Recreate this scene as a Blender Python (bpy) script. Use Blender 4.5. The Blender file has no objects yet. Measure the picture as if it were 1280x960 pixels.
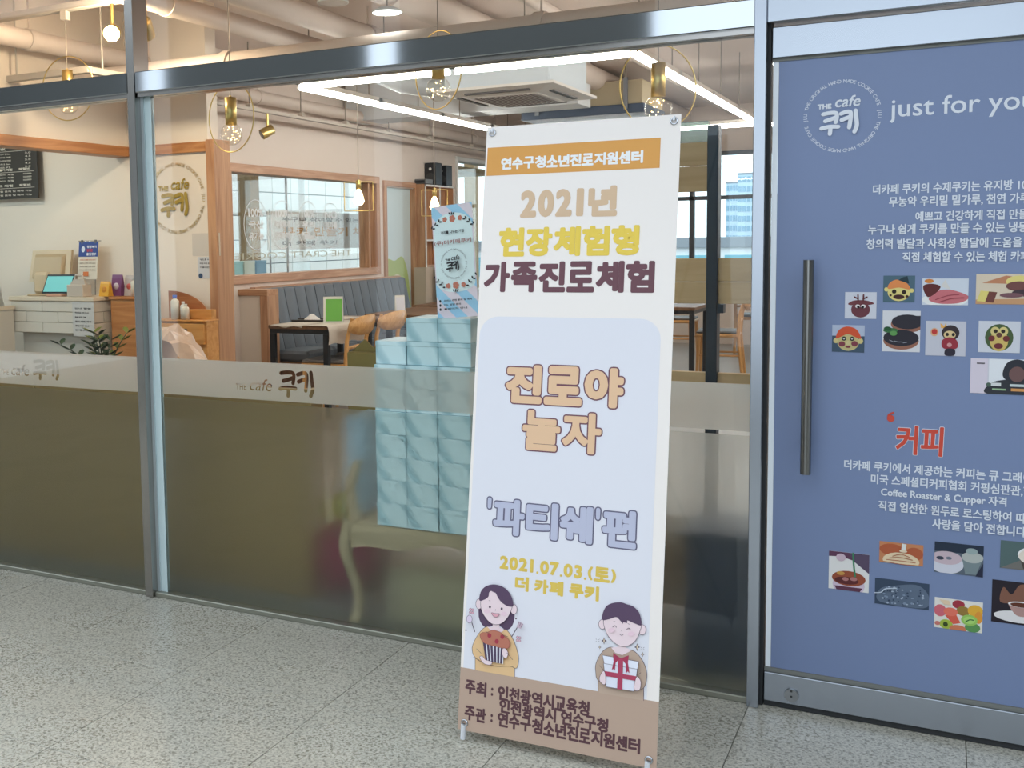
import bpy, math, random
from mathutils import Vector, Matrix
from mathutils.geometry import tessellate_polygon, delaunay_2d_cdt
random.seed(7)
sc = bpy.context.scene
COL = sc.collection
PI = math.pi

# ------------------------------------------------------------------ camera
F, PX, PY = 1333.93, 460.47, 415.54
CAM = Vector((0, -3.278, 1.4))
ROT = Matrix.Rotation(math.radians(28.4426), 3, 'Z') @ Matrix.Rotation(math.radians(85.1493), 3, 'X') @ Matrix.Rotation(math.radians(-1.0471), 3, 'Z')
cd = bpy.data.cameras.new('camera'); cam = bpy.data.objects.new('camera', cd); COL.objects.link(cam)
cd.sensor_width = 36; cd.sensor_fit = 'HORIZONTAL'; cd.lens = F * 36 / 1280
cd.shift_x = (640 - PX) / 1280; cd.shift_y = (PY - 480) / 1280
cd.clip_start = .05; cd.clip_end = 400
cam.matrix_world = Matrix.Translation(CAM) @ ROT.to_4x4()
sc.camera = cam

# ------------------------------------------------------------------ world and exposure
w = bpy.data.worlds.new('sky'); sc.world = w; w.use_nodes = True
w.node_tree.nodes['Background'].inputs[0].default_value = (.80, .90, 1.0, 1)
w.node_tree.nodes['Background'].inputs[1].default_value = 2.4
sc.view_settings.view_transform = 'Standard'; sc.view_settings.look = 'None'
sc.view_settings.gamma = 1; sc.view_settings.use_curve_mapping = False
sc.view_settings.exposure = 0.0
LED_POWER = 28.0
sc.cycles.use_denoising = True
sc.cycles.max_bounces = 10; sc.cycles.transmission_bounces = 8; sc.cycles.transparent_max_bounces = 16
sc.cycles.diffuse_bounces = 4; sc.cycles.glossy_bounces = 4
sc.cycles.sample_clamp_indirect = 6.0
sc.cycles.caustics_reflective = False

# ------------------------------------------------------------------ pixel rays (1280 x 960 frame)
def ray(x, y): return ROT @ Vector(((x - PX) / F, -(y - PY) / F, -1.0))
def aY(x, y, v=0.0): r = ray(x, y); return CAM + r * ((v - CAM.y) / r.y)
def aX(x, y, v): r = ray(x, y); return CAM + r * ((v - CAM.x) / r.x)
def aZ(x, y, v=0.0): r = ray(x, y); return CAM + r * ((v - CAM.z) / r.z)

# ------------------------------------------------------------------ materials
def s2l(c):
    return tuple((x / 255 / 12.92) if x / 255 <= .04045 else ((x / 255 + .055) / 1.055) ** 2.4 for x in c)
MATS = {}
def mat(name, rgb=(200, 200, 200), rough=.5, metal=0.0, spec=.5, emit=None, estr=0.0, bump=0.0, bscale=80, var=0.0):
    if name in MATS: return MATS[name]
    m = bpy.data.materials.new(name); m.use_nodes = True; MATS[name] = m
    nt = m.node_tree; b = nt.nodes['Principled BSDF']
    c = s2l(rgb)
    b.inputs['Base Color'].default_value = (*c, 1)
    b.inputs['Roughness'].default_value = rough; b.inputs['Metallic'].default_value = metal
    b.inputs['Specular IOR Level'].default_value = spec
    if emit:
        b.inputs['Emission Color'].default_value = (*s2l(emit), 1); b.inputs['Emission Strength'].default_value = estr
    if bump or var:
        tc = nt.nodes.new('ShaderNodeTexCoord'); n = nt.nodes.new('ShaderNodeTexNoise'); n.inputs['Scale'].default_value = bscale
        nt.links.new(tc.outputs['Object'], n.inputs['Vector'])
        if bump:
            bp = nt.nodes.new('ShaderNodeBump'); bp.inputs['Strength'].default_value = bump; bp.inputs['Distance'].default_value = .01
            nt.links.new(n.outputs['Fac'], bp.inputs['Height']); nt.links.new(bp.outputs[0], b.inputs['Normal'])
        if var:
            n2 = nt.nodes.new('ShaderNodeTexNoise'); n2.inputs['Scale'].default_value = bscale / 10
            nt.links.new(tc.outputs['Object'], n2.inputs['Vector'])
            mx = nt.nodes.new('ShaderNodeMix'); mx.data_type = 'RGBA'
            mx.inputs[6].default_value = (*[x * (1 - var) for x in c], 1); mx.inputs[7].default_value = (*[min(1, x * (1 + var)) for x in c], 1)
            nt.links.new(n2.outputs['Fac'], mx.inputs[0]); nt.links.new(mx.outputs[2], b.inputs['Base Color'])
    return m
def ink(*rgb): return mat('ink_%d_%d_%d' % rgb, rgb, .55, spec=.25)
def wood(name, a, b_, axis=0, rough=.45, scale=1.0):
    if name in MATS: return MATS[name]
    m = bpy.data.materials.new(name); m.use_nodes = True; MATS[name] = m
    nt = m.node_tree; b = nt.nodes['Principled BSDF']; L = nt.links.new
    tc = nt.nodes.new('ShaderNodeTexCoord'); mp = nt.nodes.new('ShaderNodeMapping'); L(tc.outputs['Object'], mp.inputs['Vector'])
    s = [22 * scale] * 3; s[axis] = 1.6 * scale; mp.inputs['Scale'].default_value = s
    n = nt.nodes.new('ShaderNodeTexNoise'); n.inputs['Scale'].default_value = 1.0; n.inputs['Detail'].default_value = 5; n.inputs['Distortion'].default_value = 1.2
    L(mp.outputs[0], n.inputs['Vector'])
    r = nt.nodes.new('ShaderNodeValToRGB'); L(n.outputs['Fac'], r.inputs[0])
    r.color_ramp.elements[0].position = .35; r.color_ramp.elements[0].color = (*s2l(a), 1)
    r.color_ramp.elements[1].position = .65; r.color_ramp.elements[1].color = (*s2l(b_), 1)
    L(r.outputs[0], b.inputs['Base Color']); b.inputs['Roughness'].default_value = rough
    bp = nt.nodes.new('ShaderNodeBump'); bp.inputs['Strength'].default_value = .15; bp.inputs['Distance'].default_value = .003
    L(n.outputs['Fac'], bp.inputs['Height']); L(bp.outputs[0], b.inputs['Normal'])
    return m
def granite():
    m = bpy.data.materials.new('granite'); m.use_nodes = True; nt = m.node_tree; b = nt.nodes['Principled BSDF']; L = nt.links.new
    g = nt.nodes.new('ShaderNodeNewGeometry')
    v1 = nt.nodes.new('ShaderNodeTexNoise'); v1.inputs['Scale'].default_value = 120; v1.inputs['Detail'].default_value = 3; v1.inputs['Roughness'].default_value = .7
    v2 = nt.nodes.new('ShaderNodeTexVoronoi'); v2.inputs['Scale'].default_value = 165
    big = nt.nodes.new('ShaderNodeTexNoise'); big.inputs['Scale'].default_value = 2.2
    for n in (v1, v2, big): L(g.outputs['Position'], n.inputs['Vector'])
    r = nt.nodes.new('ShaderNodeValToRGB'); L(v1.outputs['Fac'], r.inputs[0])
    e = r.color_ramp.elements; e[0].position = .33; e[0].color = (*s2l((134, 132, 121)), 1); e[1].position = .52; e[1].color = (*s2l((194, 190, 177)), 1)
    e2 = e.new(.66); e2.color = (*s2l((206, 202, 190)), 1)
    sep = nt.nodes.new('ShaderNodeSeparateColor'); L(v2.outputs['Color'], sep.inputs[0])
    r2 = nt.nodes.new('ShaderNodeValToRGB'); L(sep.outputs[0], r2.inputs[0]); e = r2.color_ramp.elements
    e[0].position = .10; e[0].color = (.55, .54, .51, 1); e[1].position = .26; e[1].color = (1, 1, 1, 1)
    mx = nt.nodes.new('ShaderNodeMix'); mx.data_type = 'RGBA'; mx.blend_type = 'MULTIPLY'; mx.inputs[0].default_value = 1
    L(r.outputs[0], mx.inputs[6]); L(r2.outputs[0], mx.inputs[7])
    L(mx.outputs[2], b.inputs['Base Color'])
    rr = nt.nodes.new('ShaderNodeMapRange'); L(big.outputs['Fac'], rr.inputs[0]); rr.inputs[3].default_value = .22; rr.inputs[4].default_value = .34
    L(rr.outputs[0], b.inputs['Roughness'])
    MATS['granite'] = m; return m
def clear_glass(name='clear_glass', tint=(.96, .985, .975), ior=1.32, rough=0.0):
    if name in MATS: return MATS[name]
    m = bpy.data.materials.new(name); m.use_nodes = True; MATS[name] = m; nt = m.node_tree; nt.nodes.clear(); L = nt.links.new
    o = nt.nodes.new('ShaderNodeOutputMaterial'); t = nt.nodes.new('ShaderNodeBsdfTransparent'); t.inputs[0].default_value = (*tint, 1)
    gl = nt.nodes.new('ShaderNodeBsdfGlossy'); gl.inputs['Roughness'].default_value = rough
    fr = nt.nodes.new('ShaderNodeFresnel')
    ge = nt.nodes.new('ShaderNodeNewGeometry'); mr = nt.nodes.new('ShaderNodeMapRange'); mr.inputs[3].default_value = ior; mr.inputs[4].default_value = 1 / ior
    L(ge.outputs['Backfacing'], mr.inputs[0]); L(mr.outputs[0], fr.inputs[0])   # straight-through glass: same reflectance on both faces
    mx = nt.nodes.new('ShaderNodeMixShader'); L(fr.outputs[0], mx.inputs[0]); L(t.outputs[0], mx.inputs[1]); L(gl.outputs[0], mx.inputs[2]); L(mx.outputs[0], o.inputs[0])
    return m
def frosted(name, rough, haze, color, hazecol, clear=.2):
    if name in MATS: return MATS[name]
    m = bpy.data.materials.new(name); m.use_nodes = True; MATS[name] = m; nt = m.node_tree; nt.nodes.clear(); L = nt.links.new
    o = nt.nodes.new('ShaderNodeOutputMaterial'); g = nt.nodes.new('ShaderNodeBsdfRefraction')
    g.inputs['Color'].default_value = (*color, 1); g.inputs['Roughness'].default_value = rough; g.inputs['IOR'].default_value = 1.4
    d = nt.nodes.new('ShaderNodeBsdfDiffuse'); d.inputs[0].default_value = (*hazecol, 1)
    t = nt.nodes.new('ShaderNodeBsdfTranslucent'); t.inputs[0].default_value = (*hazecol, 1)
    m1 = nt.nodes.new('ShaderNodeMixShader'); m1.inputs[0].default_value = .5; L(d.outputs[0], m1.inputs[1]); L(t.outputs[0], m1.inputs[2])
    m2 = nt.nodes.new('ShaderNodeMixShader'); m2.inputs[0].default_value = haze; L(g.outputs[0], m2.inputs[1]); L(m1.outputs[0], m2.inputs[2])
    tr_ = nt.nodes.new('ShaderNodeBsdfTransparent'); m3 = nt.nodes.new('ShaderNodeMixShader'); m3.inputs[0].default_value = clear
    L(m2.outputs[0], m3.inputs[1]); L(tr_.outputs[0], m3.inputs[2]); L(m3.outputs[0], o.inputs[0])
    return m
def marble_mint():
    m = bpy.data.materials.new('mint_marble'); m.use_nodes = True; nt = m.node_tree; b = nt.nodes['Principled BSDF']; L = nt.links.new
    tc = nt.nodes.new('ShaderNodeTexCoord'); mp = nt.nodes.new('ShaderNodeMapping'); mp.inputs['Rotation'].default_value = (0, math.radians(-52), 0)
    L(tc.outputs['Object'], mp.inputs['Vector'])
    wv = nt.nodes.new('ShaderNodeTexWave'); wv.wave_type = 'BANDS'; wv.bands_direction = 'Z'; wv.inputs['Scale'].default_value = 3.6; wv.inputs['Distortion'].default_value = 4; wv.inputs['Detail'].default_value = 2.5; wv.inputs['Detail Scale'].default_value = 1.2
    L(mp.outputs[0], wv.inputs['Vector'])
    r = nt.nodes.new('ShaderNodeValToRGB'); L(wv.outputs['Fac'], r.inputs[0]); e = r.color_ramp.elements
    e[0].position = 0; e[0].color = (*s2l((164, 196, 206)), 1); e[1].position = .45; e[1].color = (*s2l((210, 230, 236)), 1)
    L(r.outputs[0], b.inputs['Base Color']); b.inputs['Roughness'].default_value = .4; MATS['mint_marble'] = m; return m

def lit(name, rgb, strength): return mat(name, rgb, .5, emit=rgb, estr=strength)

# ------------------------------------------------------------------ mesh helper
class MB:
    def __init__(s): s.v = []; s.f = []; s.mi = []; s.cur = 0; s.sm = []
    def add(s, vs, fs, smooth=False):
        o = len(s.v); s.v += [Vector(x) for x in vs]
        for f in fs: s.f.append([o + i for i in f]); s.mi.append(s.cur); s.sm.append(smooth)
        return s
    def m(s, i): s.cur = i; return s
    def box(s, lo, hi, ch=0.0):
        x0, y0, z0 = lo; x1, y1, z1 = hi
        if x0 > x1: x0, x1 = x1, x0
        if y0 > y1: y0, y1 = y1, y0
        if z0 > z1: z0, z1 = z1, z0
        if not ch:
            return s.add([(x0, y0, z0), (x1, y0, z0), (x1, y1, z0), (x0, y1, z0), (x0, y0, z1), (x1, y0, z1), (x1, y1, z1), (x0, y1, z1)],
                         [(0, 3, 2, 1), (4, 5, 6, 7), (0, 1, 5, 4), (1, 2, 6, 5), (2, 3, 7, 6), (3, 0, 4, 7)])
        c = min(ch, (x1 - x0) * .45, (y1 - y0) * .45, (z1 - z0) * .45)
        vs = []; idx = {}
        for ix, X in enumerate((x0, x1)):
            for iy, Yv in enumerate((y0, y1)):
                for iz, Z in enumerate((z0, z1)):
                    sx, sy, sz = (1 - 2 * ix) * c, (1 - 2 * iy) * c, (1 - 2 * iz) * c
                    idx[ix, iy, iz] = len(vs); vs += [(X, Yv + sy, Z + sz), (X + sx, Yv, Z + sz), (X + sx, Yv + sy, Z)]
        I = lambda a, b, c_, k: idx[a, b, c_] + k
        fs = []
        for i in (0, 1):
            q = [I(i, 0, 0, 0), I(i, 1, 0, 0), I(i, 1, 1, 0), I(i, 0, 1, 0)]; fs.append(q if i else q[::-1])
            q = [I(0, i, 0, 1), I(0, i, 1, 1), I(1, i, 1, 1), I(1, i, 0, 1)]; fs.append(q if i else q[::-1])
            q = [I(0, 0, i, 2), I(1, 0, i, 2), I(1, 1, i, 2), I(0, 1, i, 2)]; fs.append(q if i else q[::-1])
        for i in (0, 1):
            for j in (0, 1):
                fs.append([I(i, j, 0, 0), I(i, j, 0, 1), I(i, j, 1, 1), I(i, j, 1, 0)])
                fs.append([I(i, 0, j, 0), I(i, 0, j, 2), I(i, 1, j, 2), I(i, 1, j, 0)])
                fs.append([I(0, i, j, 1), I(0, i, j, 2), I(1, i, j, 2), I(1, i, j, 1)])
                for k in (0, 1): fs.append([I(i, j, k, 0), I(i, j, k, 1), I(i, j, k, 2)])
        return s.add(vs, fs)
    def tube(s, pts, r, n=10, cap=True, closed=False):
        pts = [Vector(p) for p in pts]; N = len(pts); rr = r if isinstance(r, (list, tuple)) else [r] * N
        vs = []; prev = None
        for i, p in enumerate(pts):
            if closed: d = pts[(i + 1) % N] - pts[i - 1]
            else: d = pts[min(i + 1, N - 1)] - pts[max(i - 1, 0)]
            d.normalize()
            if prev is None:
                a = Vector((0, 0, 1)) if abs(d.z) < .9 else Vector((1, 0, 0)); u = d.cross(a).normalized()
            else: u = (prev - d * prev.dot(d)).normalized()
            prev = u; v = d.cross(u)
            vs += [p + (u * math.cos(2 * PI * k / n) + v * math.sin(2 * PI * k / n)) * rr[i] for k in range(n)]
        fs = []
        for i in range(N if closed else N - 1):
            a = i * n; b = ((i + 1) % N) * n
            for k in range(n): fs.append((a + k, a + (k + 1) % n, b + (k + 1) % n, b + k))
        s.add(vs, fs, True)
        if cap and not closed:
            s.add(vs[:n], [tuple(range(n))[::-1]]); s.add(vs[-n:], [tuple(range(n))])
        return s
    def cyl(s, a, b, r, n=16): return s.tube([a, b], r, n)
    def lathe(s, prof, c=(0, 0, 0), n=20):
        c = Vector(c); vs = []; fs = []
        for r, z in prof: vs += [c + Vector((r * math.cos(2 * PI * k / n), r * math.sin(2 * PI * k / n), z)) for k in range(n)]
        for i in range(len(prof) - 1):
            for k in range(n): fs.append((i * n + k, i * n + (k + 1) % n, (i + 1) * n + (k + 1) % n, (i + 1) * n + k))
        return s.add(vs, fs, True)
    def prism(s, poly, axis, a, b):
        # poly in the two other axes (order x,y,z without axis), extruded from a to b
        def P(p, t): q = list(p); q.insert(axis, t); return tuple(q)
        n = len(poly); vs = [P(p, a) for p in poly] + [P(p, b) for p in poly]
        fs = [tuple(range(n)), tuple(range(2 * n - 1, n - 1, -1))] + [(i, i + n, (i + 1) % n + n, (i + 1) % n) for i in range(n)]
        return s.add(vs, fs)
    def sphere(s, c, r, n=14, sq=(1, 1, 1)):
        c = Vector(c); m_ = n // 2; vs = []; fs = []
        for i in range(m_ + 1):
            t = PI * i / m_
            for k in range(n): vs.append(c + Vector((r * sq[0] * math.sin(t) * math.cos(2 * PI * k / n), r * sq[1] * math.sin(t) * math.sin(2 * PI * k / n), r * sq[2] * math.cos(t))))
        for i in range(m_):
            for k in range(n): fs.append((i * n + k, (i + 1) * n + k, (i + 1) * n + (k + 1) % n, i * n + (k + 1) % n))
        return s.add(vs, fs, True)
    def build(s, name, mats, parent=None, absolute=True):
        me = bpy.data.meshes.new(name)
        off = wloc(parent) if (parent and absolute) else Vector((0, 0, 0))
        me.from_pydata([v - off for v in s.v], [], s.f)
        if not isinstance(mats, (list, tuple)): mats = [mats]
        for x in mats: me.materials.append(x)
        me.polygons.foreach_set('material_index', s.mi); me.polygons.foreach_set('use_smooth', s.sm)
        me.update()
        o = bpy.data.objects.new(name, me); COL.objects.link(o)
        if parent: o.parent = parent
        return o
def wloc(o):
    v = Vector((0, 0, 0))
    while o: v = v + o.location; o = o.parent
    return v
def tag(o, label, cat, group=None):
    o['label'] = label; o['category'] = cat
    if group: o['group'] = group
    return o
def thing(name, label, cat, loc=(0, 0, 0), rz=0.0, group=None):
    o = bpy.data.objects.new(name, None); o.empty_display_size = .1; COL.objects.link(o)
    o.location = loc; o.rotation_euler = (0, 0, rz); return tag(o, label, cat, group)
def struct(o, label=None):
    o['kind'] = 'structure'
    if label: o['label'] = label
    return o
def empty_struct(name, loc=(0, 0, 0), label=None):
    o = bpy.data.objects.new(name, None); COL.objects.link(o); o.location = loc; return struct(o, label)
def dup(o, parent=None):
    c = o.copy(); COL.objects.link(c); c.parent = parent
    for ch in list(o.children): dup(ch, c)
    return c
def B(lo, hi, ch=0.0): return MB().box(lo, hi, ch)

# ------------------------------------------------------------------ flat print helper
GLY = {}
def glyphs(text):
    if text in GLY: return GLY[text]
    cu = bpy.data.curves.new('t', 'FONT'); cu.body = text; cu.resolution_u = 3
    o = bpy.data.objects.new('t', cu); me = o.to_mesh()
    V = [(v.co.x, v.co.y) for v in me.vertices]; Fs = [tuple(p.vertices) for p in me.polygons]
    cnt = {}
    for f in Fs:
        for i in range(len(f)):
            e = tuple(sorted((f[i], f[(i + 1) % len(f)]))); cnt[e] = cnt.get(e, 0) + 1
    E = [e for e, c in cnt.items() if c == 1]
    o.to_mesh_clear(); bpy.data.objects.remove(o); bpy.data.curves.remove(cu)
    bb = (min(v[0] for v in V), min(v[1] for v in V), max(v[0] for v in V), max(v[1] for v in V))
    GLY[text] = (V, Fs, E, bb); return GLY[text]
class Plane:
    def __init__(s, o, u, v): s.o = Vector(o); s.u = Vector(u).normalized(); s.v = Vector(v).normalized(); s.n = s.u.cross(s.v)
    def px(s, x, y):
        r = ray(x, y); t = (s.o - CAM).dot(s.n) / r.dot(s.n); p = CAM + r * t - s.o; return (p.dot(s.u), p.dot(s.v))
    def w(s, u, v, d=0.0): return s.o + s.u * u + s.v * v + s.n * d
def smooth(pts, closed=True, k=5):
    out = []; n = len(pts)
    rng = range(n) if closed else range(n - 1)
    for i in rng:
        if closed: p = [pts[(i + j - 1) % n] for j in range(4)]
        else: p = [pts[max(0, min(n - 1, i + j - 1))] for j in range(4)]
        for q in range(k):
            t = q / k
            out.append(tuple(.5 * (2 * p[1][c] + (p[2][c] - p[0][c]) * t + (2 * p[0][c] - 5 * p[1][c] + 4 * p[2][c] - p[3][c]) * t * t + (3 * p[1][c] - p[0][c] - 3 * p[2][c] + p[3][c]) * t ** 3) for c in (0, 1)))
    if not closed: out.append(pts[-1])
    return out
class Print:
    STEP = .00012
    def __init__(s, plane, base=.0008): s.p = plane; s.d = base; s.mb = MB(); s.mats = []
    def _m(s, m):
        if m not in s.mats: s.mats.append(m)
        s.mb.cur = s.mats.index(m); s.d += s.STEP
    def uvp(s, pts): return [s.p.px(*q) for q in pts]
    def poly(s, pts, m, px=True):
        if px: pts = s.uvp(pts)
        s._m(m)
        tr = tessellate_polygon([[Vector((a, b, 0)) for a, b in pts]])
        ar = sum(pts[i][0] * pts[(i + 1) % len(pts)][1] - pts[(i + 1) % len(pts)][0] * pts[i][1] for i in range(len(pts)))
        fs = []
        for t in tr:
            a, b, c = (pts[i] for i in t)
            cr = (b[0] - a[0]) * (c[1] - a[1]) - (b[1] - a[1]) * (c[0] - a[0])
            fs.append(t if cr > 0 else t[::-1])
        s.mb.add([s.p.w(a, b, s.d) for a, b in pts], fs); return s
    def blob(s, pts, m, px=True, line=None, lw=.001):
        q = smooth(s.uvp(pts) if px else pts, True); s.poly(q, m, False)
        if line: s.stroke(q, lw, line, False, True)
        return s
    def ell(s, cx, cy, rx, ry, m, px=True, n=22, line=None, lw=.001, rot=0.0):
        c, sn = math.cos(rot), math.sin(rot)
        q = [(cx + rx * math.cos(2 * PI * k / n) * c - ry * math.sin(2 * PI * k / n) * sn, cy + rx * math.cos(2 * PI * k / n) * sn + ry * math.sin(2 * PI * k / n) * c) for k in range(n)]
        if px: q = s.uvp(q)
        s.poly(q, m, False)
        if line: s.stroke(q, lw, line, False, True)
        return s
    def stroke(s, pts, wd, m, px=True, closed=False, sm=False):
        if px: pts = s.uvp(pts)
        if sm: pts = smooth(pts, closed)
        s._m(m); s._fat(pts, [(i, (i + 1) % len(pts)) for i in range(len(pts) if closed else len(pts) - 1)], wd / 2); return s
    def _fat(s, V, E, r, n=8):
        used = set(); kk = 0
        for a, b in E:
            kk += 1; dd = s.d + (kk % 23) * 1e-5
            A, C_ = Vector(V[a]), Vector(V[b]); d = C_ - A
            if d.length > 1e-9:
                d.normalize(); nn = Vector((-d.y, d.x)) * r
                q = [A - nn, C_ - nn, C_ + nn, A + nn]
                s.mb.add([s.p.w(x.x, x.y, dd) for x in q], [(0, 1, 2, 3)])
            used |= {a, b}
        for i in used:
            kk += 1; dd = s.d + .00023 + (kk % 23) * 1e-5
            x, y = V[i]
            s.mb.add([s.p.w(x + r * math.cos(2 * PI * k / n), y + r * math.sin(2 * PI * k / n), dd) for k in range(n)], [tuple(range(n))])
        s.d += .00048
    def text(s, t, m, u0, v0, u1, v1, fat=0.0, shear=0.0, outline=None, ow=0.0):
        V, Fs, E, bb = glyphs(t)
        fw = fat
        sx = (u1 - u0 - 2 * fw) / (bb[2] - bb[0]) if u1 is not None else (v1 - v0 - 2 * fw) / (bb[3] - bb[1])
        sy = (v1 - v0 - 2 * fw) / (bb[3] - bb[1])
        P = [(u0 + fw + (x - bb[0]) * sx + shear * (y - bb[1]) * sy, v0 + fw + (y - bb[1]) * sy) for x, y in V]
        if outline:
            s._m(outline); s._fat(P, E, fat + ow, 10)
        s._m(m)
        if fat > 0: s._fat(P, E, fat, 10)
        s.mb.add([s.p.w(a, b, s.d) for a, b in P], Fs)
        return s
    def tight(s, t, m, u0, v0, u1, v1, fat=0.0, outline=None, ow=0.0):
        # heavy rounded poster lettering: every syllable fills its cell
        CW = {' ': .34, '.': .24, "'": .22, '(': .36, ')': .36, ':': .30, '1': .48}
        ws = [CW.get(ch, .60 if ch.isdigit() else 1.0) for ch in t]; un = (u1 - u0) / sum(ws); a = u0; H = v1 - v0
        todo = []
        for ch, w_ in zip(t, ws):
            c0, c1 = a, a + w_ * un; a = c1
            if ch == ' ': continue
            V, Fs, E, bb = glyphs(ch); g = fat + un * (.025 if ch not in "'.:" else .05)
            if '가' <= ch <= '힣': y0, y1 = v0 + fat, v1 - fat
            elif ch in '.': y0, y1 = v0 + fat, v0 + fat + H * .05
            elif ch == "'": y0, y1 = v1 - fat - H * .22, v1 - fat
            elif ch == ':': y0, y1 = v0 + H * .22, v1 - H * .30
            else: y0, y1 = v0 + fat + H * .03, v1 - fat - H * .05
            sx = (c1 - c0 - 2 * g) / (bb[2] - bb[0]); sy = (y1 - y0) / (bb[3] - bb[1])
            if not '가' <= ch <= '힣': sx = min(sx, sy * 1.05); g = (c1 - c0 - (bb[2] - bb[0]) * sx) / 2
            todo.append(([(c0 + g + (x - bb[0]) * sx, y0 + (y - bb[1]) * sy) for x, y in V], Fs, E))
        if outline:
            s._m(outline); d0 = s.d
            for P, Fs, E in todo: s.d = d0; s._fat(P, E, fat + ow, 10)
        s._m(m); d0 = s.d
        for P, Fs, E in todo:
            s.d = d0
            if fat > 0: s._fat(P, E, fat, 10)
            s.mb.add([s.p.w(x, y, s.d) for x, y in P], Fs)
        return s
    def tpx(s, t, m, bl, tr, fat=0.0, shear=0.0, outline=None, ow=0.0):
        a = s.p.px(*bl); b = s.p.px(*tr); return s.text(t, m, a[0], a[1], b[0], b[1], fat, shear, outline, ow)
    def tline(s, t, m, bl, hpx, xs=1.0, fat=0.0, shear=0.0):
        # from bottom-left pixel with ink height in pixels, natural width times xs
        a = s.p.px(*bl); b = s.p.px(bl[0], bl[1] - hpx); V, Fs, E, bb = glyphs(t); h = b[1] - a[1]
        wd = (bb[2] - bb[0]) / (bb[3] - bb[1]) * h * xs
        return s.text(t, m, a[0], a[1], a[0] + wd, b[1], fat, shear)
    def ring_text(s, t, m, cu, cv, rad, h, start=PI / 2, sweep=-2 * PI, fat=0.0):
        s._m(m); n = len(t)
        ws = [(.35 if ch == ' ' else .25 if ch in 'I' else .8 if ch in 'MO' else .62) for ch in t]; tot = sum(ws); a = 0
        k = h / .73
        for ch, w_ in zip(t, ws):
            mid = start + sweep * (a + w_ / 2) / tot; a += w_
            if ch == ' ': continue
            V, Fs, E, bb = glyphs(ch); cx = (bb[0] + bb[2]) / 2
            th = mid - PI / 2; c, sn = math.cos(th), math.sin(th)
            P = []
            for x, y in V:
                X, Yv = (x - cx) * k, rad - h / 2 + y * k
                P.append((cu + X * c - Yv * sn, cv + X * sn + Yv * c))
            s.mb.add([s.p.w(p, q, s.d) for p, q in P], Fs)
            if fat: s._fat(P, E, fat, 5)
        return s
    KUKI = [[(.04, .93), (.22, .97), (.38, .95), (.41, .80), (.38, .55)], [(.10, .62), (.24, .68), (.38, .76)], [(.0, .30), (.22, .36), (.45, .34)], [(.24, .33), (.24, .18), (.23, .04)],
            [(.52, .90), (.66, .97), (.76, .95), (.78, .78), (.76, .50), (.74, .28)], [(.54, .62), (.64, .68), (.76, .74)], [(.90, 1.0), (.92, .7), (.94, .35), (.88, .08)]]
    def brand(s, m, cu, cv, R, ring=True, fat=.0):
        # cu, cv: centre of the round mark, R: radius of the ring lettering (metres)
        if ring: s.ring_text('THE ORIGINAL HAND MADE COOKIE CAFE  JLU  THE ORIGINAL HAND MADE COOKIE CAFE  JLU  ', m, cu, cv, R * .95, R * .10, PI * .93)
        s.text('THE', m, cu - .63 * R, cv + .22 * R, cu - .27 * R, cv + .36 * R, .012 * R)
        s.text('cafe', m, cu - .20 * R, cv + .24 * R, cu + .44 * R, cv + .55 * R, .008 * R, .22)
        for st in s.KUKI: s.stroke([(cu - .52 * R + a * .96 * R, cv - .50 * R + b * .62 * R) for a, b in st], .11 * R, m, False, False, True)
        return s
    def build(s, name, parent):
        return s.mb.build(name, s.mats, parent)

# ================================================================== STRUCTURE
STEEL = mat('stainless', (178, 183, 188), .06, 1.0)
STEEL_B = mat('satin_steel', (160, 166, 174), .26, 1.0)
STEEL_D = mat('brushed_steel', (160, 157, 153), .22, 1.0)
WALLP = mat('wall_paint', (228, 214, 204), .7, bump=.03)
CEIL = mat('ceiling_paint', (230, 214, 204), .8)
CREAM = mat('cream_paint', (234, 222, 209), .7)
GLASS = clear_glass()
OAK = wood('oak_trim', (170, 122, 88), (198, 152, 114), 2)
OAKX = wood('oak_trim_x', (170, 122, 88), (198, 152, 114), 0)
OAKY = wood('oak_trim_y', (178, 132, 102), (204, 162, 132), 1)
BLACKM = mat('black_metal', (34, 37, 42), .45, .3)
WHITE = mat('white_paint', (232, 232, 230), .5)

# corridor floor: granite tiles laid in a grid
GR = granite()
fl = struct(B((-9, -7, -.08), (4.5, .16, -.004)).build('floor_corridor', mat('grout', (112, 110, 100), .8)), 'speckled granite floor of the corridor outside the shop')
tx, ty = .567, .588
tile = B((.0012, .0012, -.004), (tx - .0012, ty - .0012, 0), .0006)
tm = None
for i in range(-12, 8):
    for j in range(-6, 0):
        X0 = -.487 + i * tx; Y0 = j * ty
        if X0 < -7.4 or X0 > 3: continue
        if tm is None: o = tile.build('floor_tile', GR, fl); tm = o.data
        else: o = bpy.data.objects.new('floor_tile', tm); COL.objects.link(o); o.parent = fl
        o.location = (X0, Y0, 0)

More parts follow.
